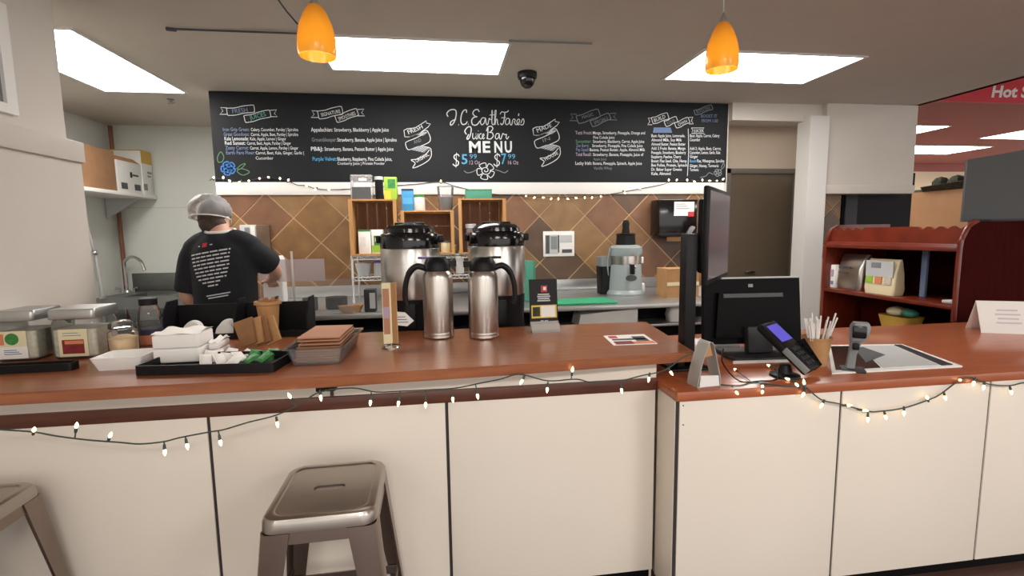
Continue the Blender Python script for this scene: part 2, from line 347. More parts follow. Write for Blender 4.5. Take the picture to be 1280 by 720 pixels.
# the two folded ribbons
def ribbon(x, y, words):
    HOLD.append(1); s = lambda pts, **k: bline([(x+a, y+b) for a, b in pts], **k)
    s([(0, 12), (4, 10), (14, 9), (28, 0), (28, 3), (33, 4), (30, 8), (20, 15), (8, 20), (1, 20), (0, 12)], smooth=False)
    s([(1, 20), (8, 20), (20, 15), (28, 12), (31, 16), (33, 22), (31, 27), (20, 32), (8, 36), (4, 35), (2, 29), (4, 26), (14, 22), (28, 15)])
    s([(8, 36), (20, 32), (32, 34), (34, 38), (34, 44), (30, 50), (20, 56), (11, 59), (14, 53), (9, 49), (16, 48), (26, 43), (32, 36)])
    for q in (((13, 17.5), (22, 14.5), (31, 13.5), (24, 19)), ((8, 36), (19, 32.5), (32, 34), (25, 40))):
        n = [bp(x+a, y+b, .0035) for a, b in q]; kq = Ink(); kq.quad(*n); kq.build('ribbon_fold', 'chalk_dim', cb)
        for k in range(5): t = k/5; s([(q[0][0]*(1-t)+q[3][0]*t, q[0][1]*(1-t)+q[3][1]*t), (q[1][0]*(1-t)+q[2][0]*t, q[1][1]*(1-t)+q[2][1]*t)], wd=.5, smooth=False)
    HOLD.pop(); flush('chalk_ribbon')
    btext(words[0], x+6, x+24, y+17, 5.5, y2=y+9.5); btext(words[1], x+13, x+22, y+29, 4.5, 'chalk_dim', y2=y+26); btext(words[2], x+16, x+32, y+52.5, 5, y2=y+43.5)
ribbon(505, 151, ('FRESH', 'AND', 'ORGANIC')); ribbon(666, 149, ('MADE', 'IN', 'HOUSE'))
# title in hand lettering: strokes in photo pixels
HOLD.append(1); T = lambda pts, wd=1.25: bline(pts, 'chalk', wd)
T([(560, 146), (558.5, 142), (562, 138), (567, 137), (570, 139), (570, 145), (568, 152), (565, 156), (563, 156), (564, 152), (570, 149)], 1.3); T([(573, 156), (573.6, 156)], 1.4)
T([(583, 141), (583, 138), (580, 138), (577, 143), (576, 151), (578, 155.5), (582, 155), (584, 152)], 1.3); T([(585, 155.5), (585.6, 155.5)], 1.4)
T([(599, 140), (597, 137), (593, 138), (591, 142), (594, 145.5), (596.5, 146), (592, 147), (589.5, 151), (591, 156), (596, 156), (600, 151)], 1.3)
T([(607, 148), (603, 147.5), (600.5, 152), (602, 156), (605, 154), (607, 148), (607.5, 154), (609.5, 156), (611, 150), (611.5, 148), (613, 149.5), (615, 149.5)], 1.0)
T([(615, 149.5), (615.5, 140), (614.8, 139), (614.8, 153), (616, 156), (618, 154), (619.5, 146), (620, 138.5), (618.6, 140), (618.4, 156), (620, 150), (621.5, 149.5), (622, 155), (623.5, 156)], 1.0); T([(612, 144), (619, 143.5)], .9)
T([(625, 143), (627, 140), (630, 140.5), (634, 140), (635.5, 138)], 1.1); T([(631, 140), (630.5, 147), (629, 154), (627, 156), (625.5, 154)], 1.2); T([(626.5, 147.5), (632, 147)], 1)
T([(637, 149), (634, 148), (631.5, 152), (633, 156), (636, 154), (637, 149), (637.5, 155), (639.5, 156), (641, 150), (643, 149), (644, 150.5), (643, 153), (645, 156), (648, 154), (649.5, 150.5), (648, 149), (646, 152), (647.5, 156), (650, 155)], 1.0)
T([(648.5, 142), (648, 145)], 1.2); T([(651, 154), (653.5, 148.5), (655, 152), (653.5, 156), (650.5, 156)], 1.0)
T([(583, 168), (581, 164), (584, 159.5), (587.5, 158.5), (589, 162), (587.5, 170), (585, 174), (583.5, 173), (586, 168)], 1.3)
T([(591, 166.5), (590.8, 172), (592.5, 173.8), (594.5, 171), (595, 166.5), (595, 173), (596.6, 173.8)], 1.0); T([(597.5, 167), (597.4, 173.5)], 1.0); T([(597.6, 163.6), (597.9, 163.9)], 1.2)
T([(602, 167.5), (600, 167.5), (599, 171), (600.5, 173.8), (603, 172), (605, 169), (604, 167.5), (602.8, 170.5), (604, 173.8), (606, 172)], 1.0)
T([(610, 160), (609.6, 167), (609, 174)], 1.3); T([(608, 164), (610, 159), (614, 158), (616, 161), (613, 165), (611, 165.5), (615, 166), (616.5, 170), (613, 173.8), (609, 173)], 1.2)
T([(624, 167.5), (621, 167), (619, 171), (620.5, 174), (623, 172), (624, 167.5), (624.5, 173), (626, 173.8), (628, 168), (629, 167), (631, 168.5), (633, 168), (632.5, 172), (634, 173.8), (636, 170.5)], 1.0)
HOLD.pop(); flush('script_lettering')
for c_, a_, b_ in (('M', 586.5, 601), ('E', 603.5, 613), ('N', 618, 628), ('U', 631, 640)): btext(c_, a_, b_, 190.5, 14, 'chalk', bold=.03)
HOLD.append(1); bline([(566+8, 195.5), (566+6, 193), (566+2.5, 194), (566+1.5, 197), (566+4, 200), (566+7, 202.5), (566+6.5, 206), (566+3, 207.5), (566, 205)], 'chalk', 1.2); bline([(566+4.6, 191), (566+4, 209.5)], 'chalk', .7); HOLD.pop(); flush('dollar_sign'); btext('5', 577, 584.5, 205, 12.5, 'chalk_blue', bold=.01); btext('99', 587, 596, 198.5, 6, 'chalk_blue'); btext('12 Oz', 587, 600, 205.5, 5, 'chalk_pink')
HOLD.append(1); bline([(617+8, 195.5), (617+6, 193), (617+2.5, 194), (617+1.5, 197), (617+4, 200), (617+7, 202.5), (617+6.5, 206), (617+3, 207.5), (617, 205)], 'chalk', 1.2); bline([(617+4.6, 191), (617+4, 209.5)], 'chalk', .7); HOLD.pop(); flush('dollar_sign'); btext('7', 626.5, 633, 205, 13.5, 'chalk_blue', bold=.01); btext('99', 635, 644, 198.5, 6, 'chalk_blue'); btext('16 Oz', 635, 648, 205.5, 5, 'chalk_pink')
def rose(x, y, r, c='chalk', wd=.9):
    HOLD.append(1)
    for k in range(5):
        a = 2*PI*k/5+.5; bline([(x+r*.5*math.cos(a-.5), y+r*.5*math.sin(a-.5)), (x+r*math.cos(a-.42), y+r*.95*math.sin(a-.42)), (x+r*1.05*math.cos(a), y+r*math.sin(a)), (x+r*math.cos(a+.45), y+r*.95*math.sin(a+.45)), (x+r*.5*math.cos(a+.6), y+r*.5*math.sin(a+.6))], c, wd)
    bline([(x+r*.62*math.cos(t*.7)*(1-t*.06), y-r*.1+r*.55*math.sin(t*.7)*(1-t*.06)) for t in range(15)], c, wd); HOLD.pop(); flush('chalk_rose')
rose(607, 214, 10.5); bline([(580, 213.5), (584, 216), (590, 215), (596, 212)], 'chalk_dim', 1); bline([(619, 212), (625, 214), (631, 216), (635, 213)], 'chalk_dim', 1)
rose(285.5, 210.5, 8.5, 'chalk_deepblue', 1.6); rose(285.5, 210.5, 5, 'chalk_deepblue', 1.6)
for q in ([(273, 203), (272, 197), (276, 190), (280, 196), (278, 202)], [(296, 211), (302, 206), (307, 205), (301, 211), (296, 211)], [(297, 213), (303, 211), (312, 215), (304, 219), (297, 215)]): bline(q+[q[0]], 'chalk_green', 1.0)
# right half
banner(721.5, 150, 749, 141, 10, 'chalk_dim', .9); banner(739, 155, 762, 145, 8, 'chalk_dim', .9); zig(721, 147, -1, 'chalk_dim'); zig(762, 146, 1, 'chalk_dim')
btext('MAGIC', 728, 742, 149, 4, 'chalk_dim', 144.5); btext('SPECIALS', 743, 760, 156, 4, 'chalk_dim', 149)
L = [(168, 'Tutti Frutti:', 'chalk_pink', 719, 740, 'Mango, Strawberry, Pineapple, Orange and', 741, 806), (178.7, 'Sunsetter:', 'chalk_green', 719.5, 739, 'Strawberry, Blackberry, Carrot, Apple Juice', 741, 805), (184, 'Zen Berry:', 'chalk_slate', 720, 736, 'Strawberry, Pineapple, Pina Colada Juice', 740, 803),
     (189, 'Pep Squad:', 'chalk_slate', 720, 736, 'Banana, Peanut Butter, Apple, Almond Milk', 737, 806), (195, 'Total Recall:', 'chalk_pink', 719.5, 739, 'Strawberry, Banana, Pineapple, Juice of', 741, 804), (206, 'Lucky Irish:', 'chalk', 719, 739.5, 'Banana, Pineapple, Spinach, Apple Juice', 741, 802)]
for y, a, c, x0, x1, b, x2, x3 in L: btext(a, x0, x1, y, 4.2, c, bold=.01); btext(b, x2, x3, y, 3.8, 'chalk', bold=.004)
btext('Pina Colada Juice', 741.5, 768, 173.5, 3.6); btext('Apple Juice', 741.5, 758, 200.5, 3.4, 'chalk_dim'); btext('Vanilla Whey', 742, 765, 212, 3.8, 'chalk_dim')
banner(815, 151, 835, 145, 8, 'chalk', .8); banner(831, 155, 846, 149, 7, 'chalk', .8); banner(844, 157, 861, 150, 7, 'chalk', .8); zig(815, 152, -.6); zig(861, 151, .6)
btext('BUILD', 818, 832, 153, 4.6, 'chalk', 147.5); btext('YOUR', 834, 844, 157, 4, 'chalk_dim', 152); btext('OWN', 848, 859, 158, 4, 'chalk', 153)
ink('chalk_slate').quad(*[bp(a, b, .0035) for a, b in ((816, 166), (840, 166), (838, 159.5), (817, 159.5))]); btext('SMOOTHIE', 818, 838, 165, 4.6, 'chalk_deepblue')
bline([(860, 161), (860.5, 190), (859, 220)], 'chalk', .7); bline([(864, 160), (880, 160), (878, 163), (880, 167), (864, 167), (866, 163), (864, 160)], 'chalk', .6, smooth=False); btext('JUICES', 867, 878, 165.5, 4, 'chalk')
L = ['Base: Apple Juice, Lemonade,', 'Almond Milk, Soy Milk', 'Almond Butter, Peanut Butter', 'Add: 2 Fruits: Banana, Mango', 'Pineapple, Strawberry, Blueberry', 'Raspberry, Peaches, Cherry', 'Boost: Flax Seed, Chia, Hemp', 'Bee Pollen, Protein, Spinach', 'Dr. Baker Super Greens', 'Kale, Almond']
for i, t in enumerate(L): btext(t, 814, (856, 852, 856.5, 856.5, 857, 851, 858, 858.5, 852, 838)[i], 171.5+i*5.25, 3.8, 'chalk', bold=.006)
L = [('Base: Apple, Carrot, Celery', 862, 899, 171.5), ('Cucumber', 862, 875, 176.5), ('Add 2: Apple, Beet, Carrot,', 862, 901, 187.5), ('Cucumber, Lemon, Garlic, Kale', 862, 900, 192.5), ('Ginger', 862, 872, 197.5), ('Boost:', 862, 870.5, 203, 'chalk_blue'), ('Flax, Wheatgrass, Spirulina', 871, 905, 203), ('Ginger, Honey, Turmeric', 862, 898, 209), ('Turmeric', 862, 873, 214)]
for q in L: btext(q[0], q[1], q[2], q[3], 3.8, q[4] if len(q) > 4 else 'chalk', bold=.006)
banner(868, 141, 890, 134, 6, 'chalk_dim', .9); btext('BOOSTERS', 871, 888, 142, 4, 'chalk_dim', 136.5); btext('BOOST IT', 876, 896, 147, 4, 'chalk_slate'); btext('FROM 1.00', 877, 897, 153, 4, 'chalk_slate')
rose(897, 216, 4.5, 'chalk_dim', .9); bline([(875, 222), (882, 220), (886, 216), (891, 218)], 'chalk_dim', .8); bline([(900, 213), (905, 208), (904, 204), (901, 210)], 'chalk_dim', .8)
flush('chalk_stroke')
# white ledge under the board
struct(B(bx0, bx1-.02, YW-.028, YW, at(585, 243, Y=YW-.03).z, bz0, r=.003).build('trim_8', 'strip_white'))
# ------------------------------------------------------------------ ceiling lights
def ceiling_light(x0, x1, y0, y1, label, z=ZC, par_n='ceiling_light'):
    t = thing('ceiling_light', label, 'ceiling light', ((x0+x1)/2, (y0+y1)/2, z), group='flat ceiling light panels'); hx, hy = (x1-x0)/2, (y1-y0)/2
    m = MB()
    for a in ((-hx-.02, hx+.02, -hy-.02, -hy), (-hx-.02, hx+.02, hy, hy+.02), (-hx-.02, -hx, -hy, hy), (hx, hx+.02, -hy, hy)): m.box(*a, -.012, -.001)
    m.build('frame', 'fixture', t); B(-hx, hx, -hy, hy, -.008, -.002).build('diffuser', 'diffuser', t); return t
ceiling_light(-2.73, -2.12, 3.36, 4.66, 'flat ceiling light panel over the sink alcove, cut off by the left wall')
ceiling_light(-.755, .465, 3.3, 3.915, 'wide flat ceiling light panel behind the left amber pendant')
ceiling_light(1.823, 3.043, 3.29, 3.9, 'wide flat ceiling light panel behind the right amber pendant')
zq = 3.19
n1, f1 = at(1187, 158, Z=zq), at(1150, 172, Z=zq); ceiling_light(n1.x-2.4, n1.x, n1.y, f1.y, 'flat shop light beside the dropped white wall under the red ceiling', 3.2)
n1, f1 = at(1268, 162, Z=zq), at(1225, 173, Z=zq); ceiling_light(f1.x, f1.x+2.4, n1.y, f1.y, 'flat shop light at right photo edge under the red sign', 3.2)
n1, f1 = at(1240, 183.5, Z=zq), at(1215, 193, Z=zq); ceiling_light(n1.x-4.8, n1.x, n1.y, f1.y, 'long flat shop light farthest back in the red ceiling', 3.2)
# hanging red sign of the shop
sx = 4.86; sb = at(1250, 128, Y=4.4).z
sg = thing('hanging_sign', 'bright red hanging shop sign with white Hot Soup lettering at right edge', 'sign', (0, 4.4, 0))
B(sx, 8.2, 0, .05, sb, 3.18).build('panel', 'sign_red', sg)
a = at(1240, 121, Y=4.39); k = mpp(a); i_ = Ink(); i_.text('Hot Soup', lambda u, v: (a.x+u, -.004, a.z+v+u*.02), 62*k*1.45, 14*k, .12, .035); i_.build('lettering', 'white', sg)
# ------------------------------------------------------------------ ceiling fittings
t = thing('dome_camera', 'black dome security camera hanging from the ceiling in front of the chalkboard', 'camera', at(659, 91, Z=ZC))
MB().lathe([(.075, 0), (.075, -.03), (.07, -.045)], 28).build('housing', 'black', t); MB().lathe([(.058, -.045), (.056, -.07), (.045, -.095), (.025, -.112), (.004, -.117)], 28).build('dome', 'black_gloss', t)
B(.052, .062, -.01, .01, -.06, -.02).build('bracket', 'mid_grey', t)
t = thing('sprinkler_head', 'tiny grey sprinkler head on the alcove ceiling', 'sprinkler', at(213, 124, Z=ZC))
MB().lathe([(.03, 0), (.03, -.006), (.012, -.01), (.012, -.03), (.02, -.033), (.02, -.037), (.004, -.04)], 14).build('body', 'mid_grey', t); MB().tube([(-.02, 0, -.04), (.03, 0, -.03)], .006).build('deflector', 'mid_grey', t)
p0, p1 = at(208, 36, Z=ZC-.012), at(376, 42, Z=ZC-.012); q0, q1 = at(636, 51, Z=ZC-.012), at(740, 54.5, Z=ZC-.012)
tag(MB().tube([p0, p1], .006, 8).tube([p0, (p0.x+.05, p0.y, p0.z-.004)], .011, 8).build('ceiling_rail', 'dark_grey'), 'thin dark rail on the ceiling left of the middle light panel', 'rail')
tag(MB().tube([q0, q1], .006, 8).build('ceiling_rail', 'mid_grey'), 'thin grey rail on the ceiling right of the middle light panel', 'rail')
def pendant(px, py_top, py_bot, wpx, label, Y=1.72):
    p = at(px, py_bot, Y=Y); q = at(px, py_top, Y=Y); h = q.z-p.z; r = wpx*mpp(p)/2
    t = thing('pendant_lamp', label, 'pendant lamp', (p.x, p.y, p.z), group='amber glass pendants over the bar')
    prof = [(r*.94, 0), (r, h*.12), (r*.97, h*.35), (r*.84, h*.6), (r*.6, h*.82), (r*.36, h*.97), (r*.2, h)]
    m = MB(); m.lathe(prof+[(a-.003, z-.001) for a, z in reversed(prof)], 32, cap=False); m.build('shade', 'amber_glass', t)
    MB().lathe([(r*.24, h*.96), (r*.24, h*1.03), (r*.1, h*1.16), (.004, h*1.2)], 20).build('cap', 'steel_dull', t)
    MB().tube([(0, 0, h*1.15), (0, 0, ZC-p.z-.02)], .0022, 6).build('cord', 'light_grey', t)
    MB().lathe([(.06, ZC-p.z-.025), (.062, ZC-p.z-.003), (.02, ZC-p.z)], 24).build('canopy', 'steel_dull', t)
    MB().ball((0, 0, h*.45), (r*.42, r*.42, h*.25)).build('bulb', 'bulb', t)
    l = bpy.data.lights.new('pendant_glow', 'POINT'); l.energy = .45; l.color = (1, .78, .5); l.shadow_soft_size = .03; lo = link('pendant_glow', l, t, (0, 0, h*.2)); return t
pd = pendant(397, 6, 71, 47, 'amber glass pendant lamp in front of the middle ceiling light')
pendant(902, 28, 88, 40, 'amber glass pendant lamp in front of the right ceiling light')
a = at(372, 30, Y=1.72); b = at(345, -4, Y=1.75); tag(MB().tube([a, (a+b)/2+Vector((0, 0, -.004)), b, b+(b-a)*3], .0025, 6).build('stay_wire', 'charcoal'), 'thin dark wire slanting to the left amber pendant lamp', 'wire')
# ------------------------------------------------------------------ the bar
YP, YL = 1.891, 1.7215
bar_poly = [(-1.775, 1.745), (-.38, 1.75), (.25, 1.777), (.93, 1.826), (1.0, 1.829), (1.011, 1.84), (1.093, 2.505), (1.085, 2.513), (-.46, 2.533), (-1.775, 2.55)]
t = thing('bar_worktop', 'long reddish wood bar top with worn front edge, carrying jars and carafes', 'countertop', (0, 0, ZB))
m = MB(); m.prism(bar_poly, -.041, 0)
bmesh.ops.bevel(m.bm, geom=[e for e in m.bm.edges if abs(e.verts[0].co.z-e.verts[1].co.z) < .001], offset=.004, segments=2, affect='EDGES')
m.build('top', 'bar_wood', t)
bb = thing('bar_cabinet', 'white panelled bar front with dark seams under the long bar top', 'counter base', (0, YP, 0))
B(-1.775, .875, .022, .6, .0, .985).build('core', 'panel_white', bb)
xs = [-1.751, -.8755, 0, .8755]
for a, b in zip(xs, xs[1:]):
    B(a+.006, b-.006, 0, .022, .05, .86, r=.002).build('panel', 'panel_white', bb)
for x in xs[:-1]: B(x-.006, x+.006, .006, .022, .05, .86).build('seam_strip', 'seam', bb)
B(-1.775, .875, -.006, .02, .86, .91, r=.003).build('trim_strip', 'trim_wood', bb)
B(-1.775, .875, .008, .022, .91, .987).build('upper_band', 'panel_white', bb)
for px in (401, 414): q = at(px, 488, Y=1.8); B(q.x-.016, q.x+.016, -.1, .008, .962, .988, r=.003).build('bracket', 'black', bb)
q = at(414.5, 492, Y=YP); B(q.x-.006, q.x+.006, .004, .01, .912, .986).build('band_joint', 'trim_wood', bb)
B(-1.775, .86, .012, .022, 0, .045).build('kickboard', 'black_matte', bb)
# lower counter
lw = tag(B(.876, 4.9, 1.712, 2.7, ZL-.038, ZL, r=.004).build('till_worktop', 'low_wood'), 'lower reddish wood counter top carrying the till and card reader', 'countertop')
lb = thing('till_cabinet', 'white panelled counter front with dark seams below the till', 'counter base', (0, YL, 0))
B(.9, 4.88, .022, .95, .0, ZL-.04).build('core', 'panel_white', lb)
xs = [.8872, 1.589, 2.300, 3.011, 3.722, 4.433]
for a, b in zip(xs, xs[1:]): B(a+.005, b-.005, 0, .022, .05, ZL-.04, r=.002).build('panel', 'panel_white', lb)
for x in xs[:-1]: B(x-.006, x+.006, .006, .022, .05, ZL-.04).build('seam_strip', 'seam', lb)
B(.878, .899, .012, YP-YL-.002, .03, ZL-.04, r=.002).build('side_panel', 'panel_white', lb)
B(.9, 4.88, .018, .022, 0, .045).build('kickboard', 'black_matte', lb)
for px, py in ((854, 507), (854, 531)): q = at(px, py, Y=YL); MB().lathe([(.003, 0), (.002, .003)], 8, M=Matrix.Rotation(PI/2, 4, 'X')).build('screw', 'seam', lb, (q.x, 0, q.z))
# ------------------------------------------------------------------ stools
def stool(px_r, loc, rz, label, hs=.165, hy=.178, Z=.70):
    t = thing('bar_stool', label, 'stool', (loc[0], loc[1], 0), rz, 'gunmetal stools at the bar'); N = 11
    def ring(hx, hyy, r, z): return [(x, y, z) for x, y in rrect(hx, hyy, r, N)]
    slot = ring(.05, .016, .0159, Z-.012); slot2 = ring(.05, .016, .0159, Z-.004); slot3 = ring(.054, .02, .0198, Z-.004)
    m = MB(); m.loft([slot, slot2, slot3, ring(hs*.6, hy*.6, .05, Z-.004), ring(hs-.034, hy-.034, .036, Z-.004), ring(hs-.03, hy-.03, .038, Z-.004), ring(hs-.026, hy-.026, .04, Z-.0005), ring(hs-.022, hy-.022, .042, Z), ring(hs-.012, hy-.012, .045, Z-.0005), ring(hs-.005, hy-.005, .047, Z-.004), ring(hs-.001, hy-.001, .048, Z-.011), ring(hs+.001, hy+.001, .048, Z-.016), ring(hs+.003, hy+.003, .048, Z-.042), ring(hs-.002, hy-.002, .046, Z-.042), ring(hs-.006, hy-.006, .046, Z-.014)], cap=False)
    m.build('seat', 'gunmetal', t, ang=32)
    a = MB(); a.loft([ring(hs-.004, hy-.004, .045, Z-.038), ring(hs-.0, hy-.0, .045, Z-.08), ring(hs-.006, hy-.006, .043, Z-.08), ring(hs-.009, hy-.009, .043, Z-.038)], cap=False); a.build('apron', 'gunmetal_leg', t)
    for sx in (-1, 1):
        for sy in (-1, 1):
            L = MB(); rings = []
            for k in range(6):
                u = k/5; z = (Z-.045)*(1-u); w_ = .085*(1-u)+.034*u; o = .062*u; th = .006
                cx, cy = sx*(hs+.001+o), sy*(hy+.001+o)
                r_ = .02*(1-u)+.012*u
                sec = [(-w_, 0), (-r_, 0), (-r_*.3, -r_*.3), (0, -r_), (0, -w_), (-th, -w_), (-th, -r_), (-r_*.3-th*.7, -r_*.3-th*.7), (-r_, -th), (-w_, -th)]
                rings.append([(cx+sx*p, cy+sy*q, z) for p, q in sec])
            L.loft(rings); L.build('leg', 'gunmetal_leg', t)
            MB().box(-.02, .02, -.02, .02, 0, .014, r=.004).build('foot_cap', 'black', t, (sx*(hs+.047), sy*(hy+.047), 0))
    u = .62; o = .062*u
    for s_ in (-1, 1):
        B(-hs-o, hs+o, s_*(hy+o-.012)-.003, s_*(hy+o-.012)+.003, .22, .25).build('stretcher', 'gunmetal_leg', t)
        B(s_*(hs+o-.012)-.003, s_*(hs+o-.012)+.003, -hy-o, hy+o, .26, .29).build('stretcher', 'gunmetal_leg', t)
    MB().tube([(-hs+.03, -hy+.03, Z-.055), (0, 0, Z-.075), (hs-.03, hy-.03, Z-.055)], .008, 6).build('brace', 'black', t); MB().tube([(-hs+.03, hy-.03, Z-.055), (0, 0, Z-.075), (hs-.03, -hy+.03, Z-.055)], .008, 6).build('brace', 'black', t)
    return t
stool(0, (-.39, 1.605), .02, 'gunmetal metal stool with slotted seat standing in full view at the bar')
stool(0, (-1.55, 1.64), -.0, 'gunmetal metal stool cut off by the left photo edge')
# ------------------------------------------------------------------ things on the bar
def on_bar(px, py): return at(px, py, Z=ZB)
def on_low(px, py): return at(px, py, Z=ZL)
# glass jars with square steel lids on a black tray
def jar(px, py, label, art):
    p = on_bar(px, py); t = thing('glass_jar', label, 'jar', p, .04, 'square glass jars with metal lids')
    hw_, h = .082, .165
    R = lambda s_, z, r=.014: [(x, y, z) for x, y in rrect(hw_*s_, hw_*s_, r, 4)]
    MB().loft([R(.9, .001), R(1, .012), R(1, h-.03), R(.96, h-.01), R(.92, h)], True).build('glass_body', 'glass', t)
    MB().loft([R(.86, .006), R(.95, .014), R(.95, h*.74)], True).build('contents', 'seeds', t)
    MB().loft([R(1.02, h), R(1.04, h+.004), R(1.04, h+.036), R(1.0, h+.042)], True).build('lid', 'steel_dull', t)
    lb_ = B(-.052, .052, -hw_-.002, -hw_-.0005, .012, .125).build('label', 'cream' if art != 'green' else 'paper', t)
    if art == 'red': B(-.04, .038, -.0012, 0, .024, .082).build('label_picture', 'red_deep', lb_, (0, -hw_-.002, 0)); B(-.03, .036, -.0018, 0, .064, .078).build('label_picture', 'orange', lb_, (0, -hw_-.002, 0))
    if art == 'green':
        B(-.052, .052, -.001, 0, .062, .125).build('label_band', 'cream', lb_, (0, -hw_-.002, 0)); B(-.052, -.026, -.0014, 0, .07, .115).build('label_patch', 'orange', lb_, (0, -hw_-.002, 0))
        MB().lathe([(.024, 0), (.024, .001)], 24, M=Matrix.Rotation(PI/2, 4, 'X')).build('label_disc', 'green', lb_, (.002, -hw_-.0028, .093))
        for k in range(3): B(-.03, .03-.008*k, -.001, 0, .03+k*.008, .033+k*.008).build('label_line', 'chalk_slate', lb_, (0, -hw_-.002, 0))
    if art == 'yellow': B(-.03, .04, -.0012, 0, .06, .11).build('label_patch', 'yellow', lb_, (0, -hw_-.002, 0))
    if art == 'red':
        for k in range(2): B(-.036, .03-.01*k, -.001, 0, .098+k*.01, .1005+k*.01).build('label_line', 'chalk_slate', lb_, (0, -hw_-.002, 0))
jar(111, 443, 'square glass jar with metal lid and dark red picture label', 'red')
jar(38, 446, 'square glass jar with metal lid and round green label', 'green')
jar(-34, 450, 'square glass jar with yellow label cut off by the photo edge', 'yellow')
def tray(name, label, x0, x1, y0, y1, h, material, loc, rz=0, wall=.006, flare=0, cat='tray'):
    m = MB(); R = lambda hx, hy, z: [(x, y, z) for x, y in rrect(hx, hy, min(.012, hx*.3), 4)]
    hx, hy = (x1-x0)/2, (y1-y0)/2; cx, cy = (x0+x1)/2, (y0+y1)/2
    m.loft([R(hx-flare, hy-flare, 0), R(hx, hy, h), R(hx-wall, hy-wall, h), R(hx-flare-wall, hy-flare-wall, .006)], True)
    o = m.build(name, material, None, (loc[0]+cx*math.cos(rz)-cy*math.sin(rz), loc[1]+cx*math.sin(rz)+cy*math.cos(rz), loc[2]), (0, 0, rz)); return tag(o, label, cat)
p = on_bar(0, 468); tray('tray', 'low black tray in front of the square glass jars', -.12, on_bar(83, 466).x-p.x, 0, .05, .03, 'black', p, .01)
p = on_bar(145, 464); dish = tray('dish', 'small white square dish holding the sugar jar', -.088, .088, 0, .15, .05, 'white', p, .03, flare=.016, cat='dish')
p = on_bar(157, 448); p.z += .007
t = thing('sugar_jar', 'small clear glass jar of beige sugar in the white dish', 'jar', p)
MB().lathe([(.044, 0), (.052, .01), (.052, .105), (.038, .118)], 28).build('glass_body', 'glass', t); MB().lathe([(.047, .004), (.049, .08), (.02, .092)], 28).build('sugar', 'sugar', t)
MB().lathe([(.04, .118), (.048, .122), (.046, .14), (.033, .15), (.006, .156)], 28).build('lid', 'glass', t)
p = on_bar(190, 430)
t = thing('squeeze_bottle', 'clear plastic bottle with black cap behind the napkins', 'bottle', p)
MB().lathe([(.046, 0), (.05, .008), (.05, .115), (.046, .15), (.033, .185)], 28).build('bottle_body', 'glass', t); MB().lathe([(.036, .185), (.037, .212), (.033, .216)], 24).build('cap', 'black', t); MB().lathe([(.0505, .05), (.0508, .075)], 28, cap=False).build('label_band', 'navy', t)
MB().lathe([(.046, .004), (.047, .06)], 28).build('contents', 'orange', t)
# black condiment tray with napkins and packets
p = on_bar(168, 470); q = on_bar(338, 466); tl = (q-p).length
tray('tray', 'long black condiment tray holding napkins and packets', 0, tl+.012, 0, .2, .036, 'black', p, math.atan2(q.y-p.y, q.x-p.x)+.0)
zb = ZB+.008
def napkins(px, py, wx, wy, n, label, dz0=0, th=.0068):
    p = at(px, py, Z=zb); t = thing('napkin_stack', label, 'napkins', (p.x, p.y, zb+dz0), .03, 'white napkin stacks')
    for k in range(n):
        o = random.uniform(-.002, .002); m = MB(); rr = .003
        N = 10; top = []; 
        m.box(-wx/2+o, wx/2+o, 0, wy, k*th+.0003, (k+1)*th-.0006, r=min(.009, th*.3), seg=3)
        m.build('napkin_fold', 'paper', t)
    # soft folded top sheet
    rings = []
    for i in range(13):
        u = i/12; rings.append([(-wx/2+wx*j/12, wy*u, n*th+.002+.005*math.sin(j*.9+1)*math.sin(i*.6+.6)+(.004 if 2 < i else 0)) for j in range(13)])
    m = MB(); m.loft(rings, False, False); bmesh.ops.solidify(m.bm, geom=list(m.bm.faces), thickness=.0015); m.build('top_sheet', 'paper', t)
napkins(221, 454, .165, .14, 2, 'tall stack of white paper napkins in the black tray', th=.056)
napkins(268, 447, .04, .12, 2, 'low stack of white folded napkins right of the tall napkin stack', th=.03)
def packet(px, py, rz, ry, material, label, grp, hx=.02, hy=.028, dz=0):
    p = at(px, py, Z=zb+.004); m = MB()
    m.loft([[(x*s_, y*s_, z) for x, y in rrect(hx, hy, .003, 2)] for s_, z in ((1, 0), (1, .0012), (.8, .006), (.3, .0075))], True)
    m.box(-hx-.004, -hx+.002, -hy, hy, 0, .001)
    tag(m.build('packet', material, None, (p.x, p.y, zb+.003+dz), (ry, .3*ry, rz)), label, 'packet', grp)
for k in range(9):
    packet(258+k*6, 453-(k % 3)*3.5, random.uniform(-1, 1), random.uniform(.3, .9), 'paper', 'small white paper packet lying in the black condiment tray', 'white packets in the tray', dz=.008+.006*(k % 2))
for k in range(6):
    packet(314+k*5.5, 450-(k % 3)*3, random.uniform(-1, 1), random.uniform(.2, .7), 'green', 'small green sweetener packet lying in the black condiment tray', 'green packets in the tray', dz=.006+.005*(k % 2))
